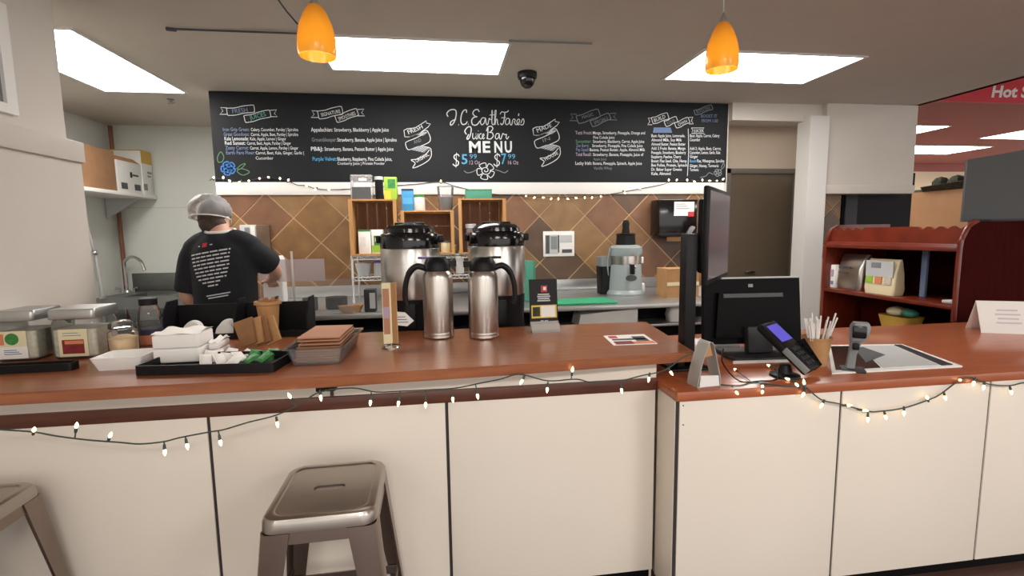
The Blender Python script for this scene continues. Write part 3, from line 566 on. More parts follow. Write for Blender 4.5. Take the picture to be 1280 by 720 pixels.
# black organiser with upright dividers
p = on_bar(296, 424); t = thing('organiser', 'black plastic organiser with upright dividers behind the napkins', 'organiser', p, .03); k_ = mpp(p)
W = 168*k_; hgt = .185
B(-W/2, W/2, 0, .17, 0, .008).build('floor_plate', 'black', t); B(-W/2, W/2, .162, .17, .008, hgt-.03).build('back_panel', 'black', t); B(-W/2, W/2, 0, .008, .008, .03).build('front_panel', 'black', t)
for fx in (-.5, -.01, .23, .5): MB().prism([(.0, .008), (.17, .008), (.17, hgt), (.075, hgt), (0, .1)], fx*W-.004, fx*W+.004, 'x').build('divider', 'black', t)
def lids(dx, dz, n, label):
    q = t.location+Vector((dx, .045, dz)); g = thing('lid_stack', label, 'lids', (q.x, q.y, q.z), 0, 'white cup lids in the organiser')
    for k in range(n): MB().lathe([(.044, 0), (.046, .003), (.041, .006), (.039, .014), (.03, .015)], 28, M=Matrix.Translation((0, .012*k, .05+.004*k)) @ Matrix.Rotation(1.15, 4, 'X')).build('lid', 'white', g)
lids(-W*.33, -.008, 2, 'white cup lid standing in the left bin of the black organiser'); lids(-W*.1, -.018, 4, 'stack of white cup lids in the middle bin of the black organiser')
# cup sleeves
p = on_bar(333, 438)
for k, (dx, tilt) in enumerate(((-.062, -.32), (-.035, -.3), (-.005, -.4), (.03, -.46))):
    m = MB(); m.prism([(-.034, 0), (.034, 0), (.045, .112), (-.045, .112)], -.006, .006, 'y')
    tag(m.build('cup_sleeve', ('kraft_dark', 'kraft')[k % 2], None, (p.x+dx, p.y-.012+.01*k, zb+.022), (-.15, tilt, -.25)), ('darker flattened cup sleeve, leftmost of the four leaning sleeves', 'flattened cup sleeve second from the left of the leaning row', 'darker flattened cup sleeve between two lighter ones on the right', 'light brown cup sleeve leaning farthest right beside the stirrer cup')[k], 'cup sleeve', 'leaning cup sleeves')
# kraft cup stuffed with wooden stirrers
p = on_bar(338, 425); t = thing('stirrer_cup', 'brown paper cup packed with wooden stirrers in the black organiser', 'cup', (p.x, p.y, ZB+.012))
m = MB(); m.lathe([(.034, 0), (.05, .158), (.06, .162), (.059, .176), (.05, .176), (.047, .156), (.032, .006)], 32, cap=False); m.lathe([(.029, .003), (.029, .006)], 32); m.build('paper_cup', 'kraft', t)
for k in range(44):
    a = random.uniform(0, 2*PI); r = .05*math.sqrt(random.random()); x, y = r*math.cos(a), r*math.sin(a)
    B(-.003, .003, -.0009, .0009, 0, .176+random.uniform(-.002, .01)).build('stirrer', 'kraft_pink' if k % 3 else 'kraft', t, (x*.6, y*.6, .008), (-y*3.2, x*3.2, a))
# clear tub of brown napkins
p = on_bar(394, 457); t = thing('napkin_tub', 'shallow clear plastic tub of brown paper napkins on the bar', 'tub', p, -.02)
R = lambda hx, hy, z: [(x, y+.19, z) for x, y in rrect(hx, hy, .014, 4)]
MB().loft([R(.088, .178, 0), R(.104, .196, .064), R(.117, .208, .065), R(.117, .208, .068), R(.102, .194, .067), R(.086, .176, .004)], True).build('tub_shell', 'acrylic_clear', t)
for k in range(11):
    z = .005+k*.0062+(.0 if k < 9 else .003); o = random.uniform(-.004, .004); s_ = 1 if k < 8 else .96
    m = MB(); m.box(-.084*s_+o, .084*s_+o, .03+o+.004*k, .35+o, z, z+.0055, r=.0022)
    for v in m.bm.verts:
        if k > 6: v.co.z += .012*(v.co.x/.08)**2*((k-6)/4)+.008*math.sin(v.co.y*20)*((k-6)/4)
    m.build('napkin', 'kraft_pink' if k > 7 else 'kraft_dark', t)
# flyer on a round steel stand
p = on_bar(489, 434); t = thing('flyer_stand', 'folded pink and tan flyer standing in a round steel holder', 'flyer stand', p, -.1); k_ = mpp(p)
MB().lathe([(.042, 0), (.042, .004), (.034, .008), (.012, .01)], 32).build('base', 'chrome', t); MB().tube([(0, 0, .01), (0, 0, .06)], .004, 8).build('stem', 'chrome', t)
m = MB(); m.box(-.03, .032, -.006, -.003, .018, .285, M=Matrix.Rotation(.15, 4, 'Z')); m.build('flyer_front', 'cream', t); m = MB(); m.box(.002, .036, .0, .004, .018, .285, M=Matrix.Rotation(-.5, 4, 'Z')); m.build('flyer_back', 'kraft', t)
B(-.027, .0, -.0072, -.006, .06, .26, M=Matrix.Rotation(.15, 4, 'Z')).build('flyer_picture', 'kraft_pink', t); B(-.026, -.002, -.0082, -.007, .13, .18, M=Matrix.Rotation(.15, 4, 'Z')).build('flyer_picture', 'chalk_pink', t)
m = MB(); m.prism([(.015, .095), (.07, .088), (.1, .112), (.062, .15), (.015, .155)], .02, .0215, 'y'); cd_ = m.build('tag_card', 'paper_fold', t)
for k in range(3): B(.028, .075-.006*k, -.001, 0, .105+k*.012, .108+k*.012).build('tag_line', 'dark_grey', cd_, (0, .02, 0))
# steel carafes
def carafe(px, py, side, label, purple=False):
    p = on_bar(px, py); k = mpp(p); H_ = 102*k; r = 18.5*k
    t = thing('carafe', label, 'carafe', p, group='steel thermal carafes')
    MB().lathe([(r*.9, 0), (r, .006), (r, .012), (r*.985, .016), (r, .02), (r, .026), (r*.985, .029), (r, .033), (r, H_*.73), (r*.95, H_*.775), (r*.8, H_*.815)], 40).build('flask', 'steel_brush', t)
    MB().lathe([(r*.8, H_*.81), (r*.9, H_*.825), (r*.86, H_*.9), (r*.72, H_*.95), (r*.55, H_*.98), (.01, H_*.985)], 32).build('lid', 'black', t)
    MB().loft([[(-side*(r*.5+dx), yy, z) for yy, z in ((-.02*w_, H_*.86), (.02*w_, H_*.86), (.014*w_, H_*.93), (-.014*w_, H_*.93))] for dx, w_ in ((0, 1), (r*.55, .7), (r*.78, .25))]).build('spout', 'black', t)
    MB().tube(spline([(side*r*.7, 0, H_*.84), (side*r*1.3, 0, H_*.87), (side*r*1.8, 0, H_*.8), (side*r*2.08, 0, H_*.66), (side*r*2.15, 0, H_*.5), (side*r*2.05, 0, H_*.4)], 6), [.015]*14+[.013]*17, 10).build('handle', 'black', t)
    MB().box(r*.1, r*1.25, -.012, .012, H_*.955, H_*.985, r=.004, M=Matrix.Scale(side, 4, (1, 0, 0))).build('thumb_lever', 'purple' if purple else 'black', t)
carafe(549, 421, -1, 'steel carafe with purple thumb lever and handle on its left', True)
carafe(605, 421, 1, 'steel carafe with black lever and handle on its right')
# black card sign in a clear holder
p = on_bar(681, 414); t = thing('card_sign', 'tall black printed card in a clear holder beside the carafes', 'sign', p, .04); k_ = mpp(p)
cw, ch = 36*k_, 58*k_
Mr = Matrix.Translation((0, .01, .028)) @ Matrix.Rotation(-.1, 4, 'X')
B(-cw/2, cw/2, 0, .003, 0, ch, M=Mr).build('card', 'black', t)
def cq(name, mt, x0, x1, z0, z1, d=.001): B(x0*cw, x1*cw, -d, 0, z0*ch, z1*ch, M=Mr).build(name, mt, t)
cq('print_band', 'yellow', -.44, .46, .16, .44); cq('print_panel', 'paper', -.1, .4, .18, .42, .002); cq('print_picture', 'foliage', -.4, -.14, .2, .4, .002)
for k in range(4): cq('print_line', 'light_grey', -.22+.02*(k % 2), .24-.03*(k % 2), .52+k*.045, .55+k*.045)
cq('print_mark', 'red', -.08, .14, .72, .86); cq('print_mark', 'paper', 0, .1, .76, .83, .002); cq('print_mark', 'light_grey', -.12, -.02, .06, .11); cq('print_mark', 'light_grey', .02, .14, .06, .11)
m = MB(); m.prism([(-.035, 0), (.03, 0), (.03, .003), (.012, .003), (.008, .05), (.005, .05), (.008, .004), (-.01, .04), (-.013, .04), (-.035, .003)], -cw*.5, cw*.5, 'x'); m.build('holder', 'acrylic', t)
# printed leaflet lying on the bar
c = [on_bar(*q) for q in ((767, 432), (822, 430), (805, 418), (754, 420))]; cen = sum(c, Vector())/4; cen.z = ZB
t = thing('leaflet', 'printed leaflet lying flat near the right end of the bar', 'leaflet', cen)
MB().prism([((v-cen).x, (v-cen).y) for v in c], .0004, .0016).build('sheet', 'paper', t)
ql = lambda u, v: tuple(((c[0]*(1-u)+c[1]*u)*(1-v)+(c[3]*(1-u)+c[2]*u)*v-cen).to_2d())
for u0, u1, v0_, v1, mt in ((.08, .5, .05, .35, 'red_deep'), (.5, .98, .05, .28, 'orange'), (.1, .9, .45, .6, 'navy'), (.62, .92, .3, .8, 'dark_grey'), (.08, .28, .68, .9, 'red')):
    MB().prism([ql(u0, v0_), ql(u1, v0_), ql(u1, v1), ql(u0, v1)], .0016, .0022).build('print_patch', mt, t)
# ------------------------------------------------------------------ back counter
YT = 3.52
t = thing('prep_table', 'long stainless steel prep table along the tiled wall', 'table', (0, YT, 0)); xr = at(866, 378, Y=YT).x+.25; xl = -1.4
B(xl, xr, 0, 1.06, ZT-.035, ZT, r=.006).build('table_top', 'steel_dull', t); struct(B(xl, xr, YT+1.066, YT+1.085, ZT+.001, ZT+.1, r=.004).build('trim_9', 'steel_dull'))
B(xl, xr, .3, 1.05, .08, ZT-.04).build('undertable_shade', 'black_matte', t); B(xl, xr, .06, .3, .78, .8, r=.003).build('under_shelf', 'steel_dull', t)  # black block under the table top is added to stand for its shade
for x in (xl+.05, .2, xr-.05): MB().tube([(x, .08, 0), (x, .08, ZT-.035)], .02, 12).build('leg', 'steel_dull', t)
def on_t(px, py): return at(px, py, Z=ZT)
a, b = at(722, 402, Y=YT+.1), at(796, 385, Y=YT+.1)
m = MB(); m.prism([(a.x, .802), (b.x, .802), (b.x, b.z), (a.x+.02, b.z-.035)], YT+.08, YT+.28, 'y'); tag(m.build('paper_stack', 'paper_fold'), 'white paper stack on the shelf under the prep table', 'papers')
q = at(846, 396, Y=YT+.14); m = MB(); m.loft([[(x*s_, y*s_, z) for x, y in rrect(.075, .05, .03, 4)] for s_, z in ((.9, 0), (1.05, .05), (.9, .11), (.5, .15))]); tag(m.build('plastic_bag', 'paper_fold', None, (q.x, YT+.16, .801)), 'crumpled white bag on the shelf under the prep table right end', 'bag')
# brewer stand behind the bar, and the two big urns
t = thing('brewer_stand', 'low steel stand right behind the bar carrying the coffee urns', 'stand', (.25, 2.75, 0))
B(-.62, .6, -.17, .19, .82, .845, r=.004).build('shelf', 'steel_dull', t)
for x in (-.58, .56):
    for y in (-.14, .16): MB().tube([(x, y, 0), (x, y, .82)], .016, 10).build('leg', 'steel_dull', t)
def urn(px, wpx, y_top, y_band, y_steel, label, YU=2.76):
    p = at(px, y_band, Y=YU); k = mpp(p); r = wpx/2*k; z = lambda py: at(px, py, Y=YU).z-.847
    t = thing('coffee_urn', label, 'coffee urn', (p.x, YU, .847), group='insulated coffee urns'); z1, z2, z3 = z(y_steel), z(y_band), z(y_top)
    MB().lathe([(r*.98, 0), (r*1.0, .01), (r*.94, z1*.6), (r*.98, z1)], 48).build('base', 'black', t)
    MB().lathe([(r*.985, z1), (r, z1+.005), (r, z2-.005), (r*.985, z2)], 48).build('body', 'steel', t)
    hh = z3-z2
    MB().lathe([(r*1.0, z2), (r*1.01, z2+hh*.12), (r*1.01, z2+hh*.42), (r*.96, z2+hh*.55), (r*.84, z2+hh*.6)], 48).build('collar', 'black_gloss', t)
    MB().lathe([(r*.84, z2+hh*.58), (r*.82, z2+hh*.74), (r*.7, z2+hh*.88), (r*.35, z2+hh*.95), (.01, z2+hh*.96)], 40).build('lid', 'black_gloss', t)
    MB().box(-r*.5, r*.5, -.02, .02, z2+hh*.9, z2+hh*1.0, r=.006).build('lid_handle', 'black', t)
    for s_ in (-1, 1): MB().box(s_*r*1.0-.02, s_*r*1.0+.012*s_+.01, -.03, .03, z2+hh*.2, z2+hh*.5, r=.008).build('side_grip', 'black', t)
    MB().box(-.03, .03, -r-.045, -r+.02, z1*.55, z1*.95, r=.008).build('tap', 'black', t); MB().box(-r*.55, r*.55, -r-.06, -r*.5, 0, .03, r=.006).build('drip_foot', 'black', t)
urn(513, 73, 278, 310, 371, 'tall insulated coffee urn behind the left carafe'); urn(620.5, 71, 277, 307, 366, 'tall insulated coffee urn behind the right carafe')
# wire rack with wooden crates
YR = 4.14; zr = lambda py, px=520, Y=YR: at(px, py, Y=Y).z
t = thing('wire_rack', 'white wire shelf rack standing on the prep table under the crates', 'rack', (0, YR, ZT)); x0, x1 = at(440, 330, Y=YR).x, at(634, 330, Y=YR).x
def wire_shelf(z):
    m = MB()
    for y in (0, .3):
        for dz in (0, -.028): m.tube([(x0, y, z+dz), (x1, y, z+dz)], .0035, 6)
        n = int((x1-x0)/.03); m.tube([(x0+(x1-x0)*i/n, y, z-(.028 if i % 2 else 0)) for i in range(n+1)], .0028, 5)
    for i in range(int((x1-x0)/.045)): m.tube([(x0+.02+i*.045, 0, z), (x0+.02+i*.045, .3, z)], .0025, 5)
    o = m.build('wire_shelf', 'light_grey', t); o['kind'] = 'stuff'
zs1, zs2 = zr(319)-ZT, zr(345)-ZT
wire_shelf(zs1); wire_shelf(zs2)
for x in (x0, x1):
    for y in (0, .3): MB().tube([(x, y, 0), (x, y, zs1+.01)], .009, 10).build('post', 'light_grey', t)
zt_ = ZT+zs1+.004
def crate(p0, p1, y_top, label, vert=True):
    a, b = at(p0, 300, Y=YR-.005).x, at(p1, 300, Y=YR-.005).x; h = zr(y_top, (p0+p1)/2)-zt_; w_ = b-a; D_ = .27; th = .012
    t = thing('wooden_crate', label, 'crate', ((a+b)/2, YR-.005, zt_), group='pine crates on the wire rack'); hx = w_/2
    B(-hx, -hx+th, 0, D_, 0, h).build('side_board', 'pine', t); B(hx-th, hx, 0, D_, 0, h).build('side_board', 'pine', t)
    B(-hx+th, hx-th, 0, D_, 0, th).build('bottom_board', 'pine', t); B(-hx+th, hx-th, 0, D_, h-th, h).build('top_board', 'pine', t)
    n = 4 if vert else 3
    for i in range(n):
        if vert: u0, u1 = -hx+th+(w_-2*th)*i/n+.004, -hx+th+(w_-2*th)*(i+1)/n-.004; B(u0, u1, D_-.01, D_, th, h-th).build('slat', 'pine_dark', t)
        else: u0, u1 = th+(h-2*th)*i/n+.004, th+(h-2*th)*(i+1)/n-.004; B(-hx+th, hx-th, D_-.01, D_, u0, u1).build('slat', 'pine_dark', t)
    for s_ in (-1, 1): B(min(s_*hx, s_*(hx+.0))-.014, max(s_*hx, s_*hx)+.014, -.012, 0, 0, h).build('front_batten', 'pine', t)
    return t, h
crate(440, 495, 249, 'upright pine crate at the left end of the wire rack'); crate(504, 566, 263, 'low pine crate in the middle of the wire rack', False); crate(576, 631, 248, 'upright pine crate at the right end of the wire rack')
def goods(name, label, cat, p0, p1, y0, y1, Y, mt, depth=.08, patches=(), z=None, r=.004):
    """a printed carton or pouch; patches are (u0,u1,v0,v1,material) on its front"""
    a, b = at(p0, (y0+y1)/2, Y=Y).x, at(p1, (y0+y1)/2, Y=Y).x; zb_ = z if z is not None else at((p0+p1)/2, y1, Y=Y).z; h = at((p0+p1)/2, y0, Y=Y).z-zb_; w_ = b-a
    t = thing(name, label, cat, ((a+b)/2, Y, zb_)); B(-w_/2, w_/2, 0, depth, 0, h, r=r).build('pack', mt, t)
    for n_, (u0, u1, v0_, v1, pm) in enumerate(patches): B((u0-.5)*w_, (u1-.5)*w_, -.0012-.0006*n_, 0, v0_*h, v1*h).build('print', pm, t)
    return t
zc_ = zt_+.0125
goods('carton', 'white carton with green top edge in the left crate', 'carton', 448, 463.5, 287, 316, YR+.05, 'white', .1, ((0, 1, .92, 1, 'green'), (.12, .6, .3, .7, 'paper_fold')), zc_)
goods('carton', 'white and green carton beside the plain one in the left crate', 'carton', 464.5, 479, 287, 316, YR+.05, 'white', .1, ((0, 1, .05, .35, 'lime'), (.2, .8, .35, .75, 'green'), (.3, .7, .5, .65, 'cream')), zc_)
def pot(name, label, cat, px, wpx, y0, y1, Y, mt, lid=None, z=None, taper=1.0, fill=None, parts=()):
    p = at(px, y1, Y=Y); k = mpp(p); zb_ = z if z is not None else p.z; h = at(px, y0, Y=Y).z-zb_; r = wpx/2*k
    t = thing(name, label, cat, (p.x, Y, zb_)); hl = h*.86 if lid else h
    MB().lathe([(r*taper*.95, 0), (r*taper, .004), (r, hl), (r*.9, hl+.001)], 24).build('body', mt, t)
    if fill: MB().lathe([(r*taper*.9, .004), (r*(taper+1)/2*.93, h*.55)], 24).build('contents', fill, t)
    if lid: MB().lathe([(r*1.04, hl), (r*1.04, h*.98), (r*.95, h)], 24).build('lid', lid, t)
    return t
pot('jar', 'small jar with yellow label in the middle crate', 'jar', 558, 13, 301, 315, YR+.07, 'cream', 'dark_grey', zc_)
pot('jar', 'tiny amber jar beside the yellow labelled jar in the crate', 'jar', 569.0-2, 8, 306, 315, YR+.16, 'box_yellow', 'white', zc_)
pot('bottle', 'clear bottle standing in the right crate behind the urn', 'bottle', 589, 13, 280, 316, YR+.09, 'plastic_clear', 'light_grey', zc_)
zh1 = zr(249, 467)+.0008; zh2 = zr(263, 535)+.0008; zh3 = zr(248, 603)+.0008
goods('clear_tub', 'clear tub of dark powder on top of the left crate', 'tub', 438, 465, 218, 249, YR+.04, 'plastic_clear', .13, ((.06, .94, .02, .5, 'dark_grey'), (.4, .75, .75, .85, 'paper')), zh1)
pot('bottle', 'small black and white bottle on the left crate', 'bottle', 474.5, 10, 221, 249, YR+.06, 'black', 'light_grey', zh1)
goods('carton', 'green and yellow carton on the left crate', 'carton', 480, 496, 221, 249, YR+.06, 'lime', .09, ((.0, .5, 0, .4, 'yellow'), (.3, .9, .5, .9, 'green')), zh1)
goods('pouch', 'blue pouch on the middle crate', 'pouch', 502, 517, 236, 263, YR+.06, 'blue', .07, ((.1, .9, .3, .6, 'chalk_blue'), (0, 1, .92, 1, 'navy')), zh2)
pot('tub', 'small white tub with green lid on the middle crate', 'tub', 524.5, 14, 244, 263, YR+.09, 'white', 'green', zh2)
pot('cup', 'clear plastic cup of grey powder on the middle crate', 'cup', 557.5, 21, 233, 263, YR+.08, 'plastic_clear', None, zh2, .75, 'dark_grey')
goods('clear_tub', 'shallow green plastic tub on the right crate', 'tub', 582, 615, 236.5, 248, YR+.06, 'teal', .12, ((0, 1, .85, 1, 'green'),), zh3)
pot('bowl', 'stack of grey bowls on the lower wire shelf', 'bowl', 455, 20, 329, 346, YR+.12, 'light_grey', None, ZT+zs2+.003, .7)
pot('tub', 'small purple and white tub on the lower wire shelf', 'tub', 474, 12, 326, 346, YR+.1, 'light_grey', 'purple', ZT+zs2+.003)
goods('carton', 'white carton on the lower wire shelf between the urns', 'carton', 570, 580, 320, 346, YR+.1, 'white', .08, (), ZT+zs2+.003)
# juicer
p = on_t(786, 369); k_ = mpp(p); zz = lambda py: at(786, py, Y=p.y).z-ZT
t = thing('juicer', 'grey centrifugal juicer with black feed chute on the prep table', 'juicer', (p.x, p.y+.09, ZT))
r = 23.5*k_
MB().lathe([(r*1.02, 0), (r*1.04, .012), (r*.98, .03), (r*.9, .045), (r*.84, zz(331)*.95), (r*.82, zz(331))], 40).build('body', 'juicer_grey', t)
MB().lathe([(r*.76, zz(331)), (r*.78, zz(320)), (r*.78, zz(318))], 40).build('bowl_ring', 'steel', t)
MB().lathe([(r*.86, zz(320)), (r*.9, zz(317)), (r*.88, zz(310)), (r*.72, zz(307)), (r*.4, zz(306))], 40).build('lid', 'juicer_grey', t)
MB().lathe([(r*.52, zz(307)), (r*.48, zz(294)), (r*.54, zz(293)), (r*.45, zz(291.5))], 28).build('feed_chute', 'black', t); MB().lathe([(r*.22, zz(292)), (r*.17, zz(284)), (r*.19, zz(279)), (r*.13, zz(275))], 20).build('pusher', 'black', t)
MB().box(-.012, .012, -r-.03, -r*.7, zz(342), zz(330), r=.004).build('spout', 'black', t); MB().ball((.012, -r-.01, zz(333)), .018).build('knob', 'chrome', t)
MB().lathe([(r*.3, 0), (r*.3, .004)], 28, M=Matrix.Translation((0, -r*.86, zz(347))) @ Matrix.Scale(.55, 4, (0, 0, 1)) @ Matrix.Rotation(PI/2, 4, 'X')).build('badge', 'dark_grey', t)
MB().tube(spline([(-r*.95, 0, zz(345)), (-r*1.03, -.02, zz(325)), (-r*.9, -.03, zz(309))], 5), .007, 8).build('clamp_arm', 'juicer_grey', t); MB().box(r*.86, r*.98, -.02, .02, zz(330), zz(322), r=.004).build('latch', 'white', t)
MB().box(r*.9, r*1.08, -.02, .03, zz(367), zz(356), r=.006).build('switch_cover', 'white', t)
q = at(757, 365, Y=p.y+.12); t = thing('pulp_bin', 'dark pulp bin with grey rim standing left of the juicer', 'bin', (q.x-.005, p.y+.16, ZT))
m = MB(); m.loft([[(x*s_, y*s_, z) for x, y in rrect(.05, .08, .02, 4)] for s_, z in ((.85, 0), (1, .25))]); m.build('bin_body', 'black', t); m = MB(); m.loft([[(x*s_, y*s_, z) for x, y in rrect(.05, .08, .02, 4)] for s_, z in ((1.03, .25), (1.06, .33), (.9, .335))]); m.build('rim', 'mid_grey', t)
# cutting boards
a, b = on_t(690, 377), on_t(762, 374); q = at(745, 363, Z=ZT)
tag(B(-.24, .24, 0, .3, 0, .014, r=.004).build('cutting_board', 'green_board', None, ((a.x+b.x)/2-.02, YT+.06, ZT+.001)), 'bright green cutting board lying on the prep table beside the juicer', 'cutting board')
q = at(662, 383, Y=YT+.3); tag(B(-.012, .012, -.05, .28, 0, .33, r=.004).build('cutting_board', 'teal', None, (q.x+.02, YT+.3, ZT+.001), (0, 0, .25)), 'green cutting board standing on edge behind the right urn', 'cutting board')
# wall fittings on the tiles
def wallbox(name, label, cat, p0, p1, y0, y1, mt, dep, patches=()):
    Y = YW-.011-dep; a, b = at(p0, (y0+y1)/2, Y=Y).x, at(p1, (y0+y1)/2, Y=Y).x; z0, z1 = at((p0+p1)/2, y1, Y=Y).z, at((p0+p1)/2, y0, Y=Y).z
    t = thing(name, label, cat, ((a+b)/2, Y, z0)); w_, h = b-a, z1-z0; B(-w_/2, w_/2, 0, dep, 0, h, r=min(.012, dep*.3)).build('case', mt, t)
    for n_, (u0, u1, v0_, v1, pm) in enumerate(patches): B((u0-.5)*w_, (u1-.5)*w_, -.002-.0008*n_, 0.0, v0_*h, v1*h).build('face_print', pm, t)
    return t, w_, h
wallbox('wall_notice', 'white framed notice with small print on the tiled wall', 'notice', 679, 718, 289, 320.5, 'white', .012, ((.06, .46, .1, .86, 'light_grey'), (.08, .2, .12, .84, 'dark_grey'), (.6, .92, .14, .28, 'dark_grey'), (.54, .92, .55, .84, 'light_grey'), (.47, .51, .15, .85, 'dark_grey'), (.24, .44, .3, .8, 'mid_grey')))
t, w_, h = wallbox('towel_dispenser', 'black paper towel dispenser on the tiled wall right of the juicer', 'dispenser', 824, 872, 249, 295, 'black_gloss', .2, ((.38, .9, .55, .93, 'paper'), (.74, .9, .53, .66, 'red')))
for k in range(3): B((-.08)*w_, (.28-.05*k)*w_, -.0045, -.002, (.74+.06*k)*h, (.755+.06*k)*h).build('face_line', 'mid_grey', t)
B(-w_*.25, w_*.3, .03, .034, -.05, .005).build('towel', 'kraft', t); B(-w_*.5, w_*.5, -.012, .02, -.005, .03, r=.008).build('front_lip', 'black', t)
wallbox('switch_plate', 'white switch plate on the tiled wall right of the worker', 'switch plate', 299.5, 320.5, 281, 298, 'light_grey', .02, ((.3, .6, .2, .8, 'mid_grey'), (.66, .92, .1, .9, 'white')))
wallbox('wall_cover', 'plain brown wall cover beside the white switch plate', 'wall cover', 320.8, 338, 281, 326, 'tile_brown', .03)
wallbox('outlet_plate', 'steel pipe bracket on the wall under the towel dispenser', 'bracket', 853, 859, 312, 320, 'steel', .05)
q = on_t(850, 374); t = thing('cardboard_box', 'small brown cardboard box on the prep table behind the pole', 'box', (q.x+.07, 3.9, ZT)); B(-.14, .14, -.1, .1, 0, .24).build('carton', 'kraft', t); B(-.14, .14, -.103, -.1, .1, .13).build('tape', 'cream', t)
# worktop clutter left of the crates
YG = 3.56; q0, q1 = at(326, 372, Y=YG), at(444, 372, Y=YG); zt0 = at(365, 324, Y=YG).z; zt1 = at(400, 349, Y=YG).z
t = thing('sneeze_guard', 'clear plastic sneeze guard on a thin rod beside the worker', 'guard', ((q0.x+q1.x)/2, YG, ZT)); hw2 = (q1.x-q0.x)/2
B(-hw2, hw2, 0, .004, .0, zt1-ZT).build('lower_sheet', 'acrylic_clear', t); B(-hw2, hw2*.38, -.012, -.004, zt1-ZT-.01, zt0-ZT).build('upper_sheet', 'plastic_milky', t)
qr = at(366, 345, Y=YG-.02); MB().tube([(qr.x-t.location.x, -.02, 0), (qr.x-t.location.x, -.02, at(366, 314, Y=YG).z-ZT)], .008, 10).build('rod', 'steel', t); B(qr.x-t.location.x-.05, qr.x-t.location.x+.05, -.04, .02, 0, .01).build('foot', 'steel', t)
q = at(418, 378, Y=3.9); pot('pan', 'black round pan on the prep table behind the sneeze guard', 'pan', 421, 26, 371, 382, 3.86, 'black', None, ZT+.001)
pot('pan', 'small dark dish on the prep table next to the sneeze guard rod', 'pan', 388, 18, 372, 382, 3.8, 'charcoal', None, ZT+.001)
q = on_t(450, 381); m = MB(); m.loft([[(x*.07*s_, y*.045*s_, z) for x, y in ((-1, -.8), (1, -.8), (1.25, 0), (1, .8), (-1, .8), (-1.25, 0))] for s_, z in ((.7, 0), (1.05, .05), (1.0, .05), (.66, .004))]); tag(m.build('paper_boat', 'kraft', None, (q.x, 3.62, ZT+.001), (0, 0, .3)), 'brown paper food boat on the prep table edge', 'food boat')
q = at(342, 326, Y=3.75); m = MB(); m.loft([[(x*s_, y*s_, z) for x, y in rrect(.07, .05, .01, 3)] for s_, z in ((.9, 0), (1, .1), (.95, at(342, 320, Y=3.75).z-ZT-.03), (.8, at(342, 320, Y=3.75).z-ZT))]); tag(m.build('paper_bag', 'paper_fold', None, (q.x, 3.75, ZT+.001)), 'white paper bag standing by the worker on the prep table', 'bag')
t = goods('carton', 'dark carton with white panel behind the flyer stand', 'carton', 455, 469, 362, 388, 3.6, 'charcoal', .1, ((.5, 1, .15, .85, 'light_grey'),), ZT+.001)
# ------------------------------------------------------------------ alcove: sink, taps, shelf and boxes
t = thing('sink_unit', 'stainless steel sink unit in the alcove behind the worker', 'sink', (-2.62, 5.39, 0)); zk = .93
for a in ((-.83, -.62, 0, .62), (.3, .83, 0, .62), (-.62, .3, 0, .1), (-.62, .3, .5, .62), (-.2, -.12, .1, .5)): B(*a, zk-.03, zk).build('deck', 'steel_sink', t)
for a in ((-.62, -.2), (-.12, .3)):
    m = MB(); m.loft([[(a[0]+x, y, z) for x, y, z in ((0, .1, zk-.03), (.42, .1, zk-.03), (.42, .5, zk-.03), (0, .5, zk-.03))], [(a[0]+.03, .13, zk-.25), (a[0]+.39, .13, zk-.25), (a[0]+.39, .47, zk-.25), (a[0]+.03, .47, zk-.25)]], False); m.bm.faces.new([v for v in m.bm.verts if v.co.z < zk-.2]); m.build('basin', 'steel_sink', t)
struct(B(-3.45, -1.79, 6.02, 6.045, zk, zk+.2, r=.004).build('trim_10', 'steel_sink')); B(-.83, .83, .0, .02, zk-.12, zk-.03).build('apron', 'steel_sink', t)
for x in (-.79, .79):
    for y in (.05, .57): MB().tube([(x, y, 0), (x, y, zk-.03)], .02, 10).build('leg', 'steel_sink', t)
B(-.8, .8, .25, .6, .25, .6).build('under_sink_block', 'black_matte', t)  # plain black block under the sink deck
q = at(158, 352, Y=5.93); t = thing('faucet', 'chrome gooseneck faucet on the alcove sink', 'faucet', (q.x, 5.93, zk)); k_ = mpp(q); zf = lambda py: at(158, py, Y=5.93).z-zk
MB().tube(spline([(0, 0, 0), (0, 0, zf(335)), (.02, -.02, zf(326)), (.11, -.05, zf(321)), (.2, -.07, zf(326)), (.24, -.08, zf(338))], 6), .016, 10).build('spout', 'chrome', t); MB().lathe([(.035, 0), (.03, .02), (.02, .03)], 20).build('base', 'chrome', t)
for s_ in (-1, 1): MB().tube([(s_*.07, 0, 0), (s_*.07, 0, .04), (s_*.11, -.02, .05)], .01, 8).build('handle', 'chrome', t)
q = at(126, 345, X=-3.36); t = thing('spray_hose', 'tall thin sprayer pipe rising beside the alcove sink', 'sprayer', (q.x, q.y, zk)); zf = lambda py: at(120, py, X=-3.36).z-zk
MB().tube([(0, 0, 0), (-.03, 0, zf(320)), (-.1, 0, zf(258))], .014, 8).build('riser', 'steel_dull', t); MB().ball((-.03, 0, zf(316)), .028).build('valve', 'steel', t); MB().lathe([(.03, 0), (.03, .03)], 14).build('base', 'steel', t)
MB().tube([(-.1, 0, zf(258)), (-.1, -.06, zf(256)), (-.1, -.1, zf(262))], .012, 8).build('spray_head', 'steel_dull', t)
q = at(143, 250, Y=6.0); t = thing('corner_pipe', 'brown vertical pipe in the alcove corner', 'pipe', (-3.5, 5.99, 0)); MB().tube([(0, 0, .6), (0, 0, ZC-.02)], .022, 12).build('pipe', 'copper_pipe', t)
XS = -3.12; zsf = 1.985
t = thing('wall_shelf', 'white wall shelf with cartons in the alcove', 'shelf', (XS, 5.4, zsf)); B(-.45, 0, -.75, .63, -.035, 0, r=.003).build('board', 'white', t)
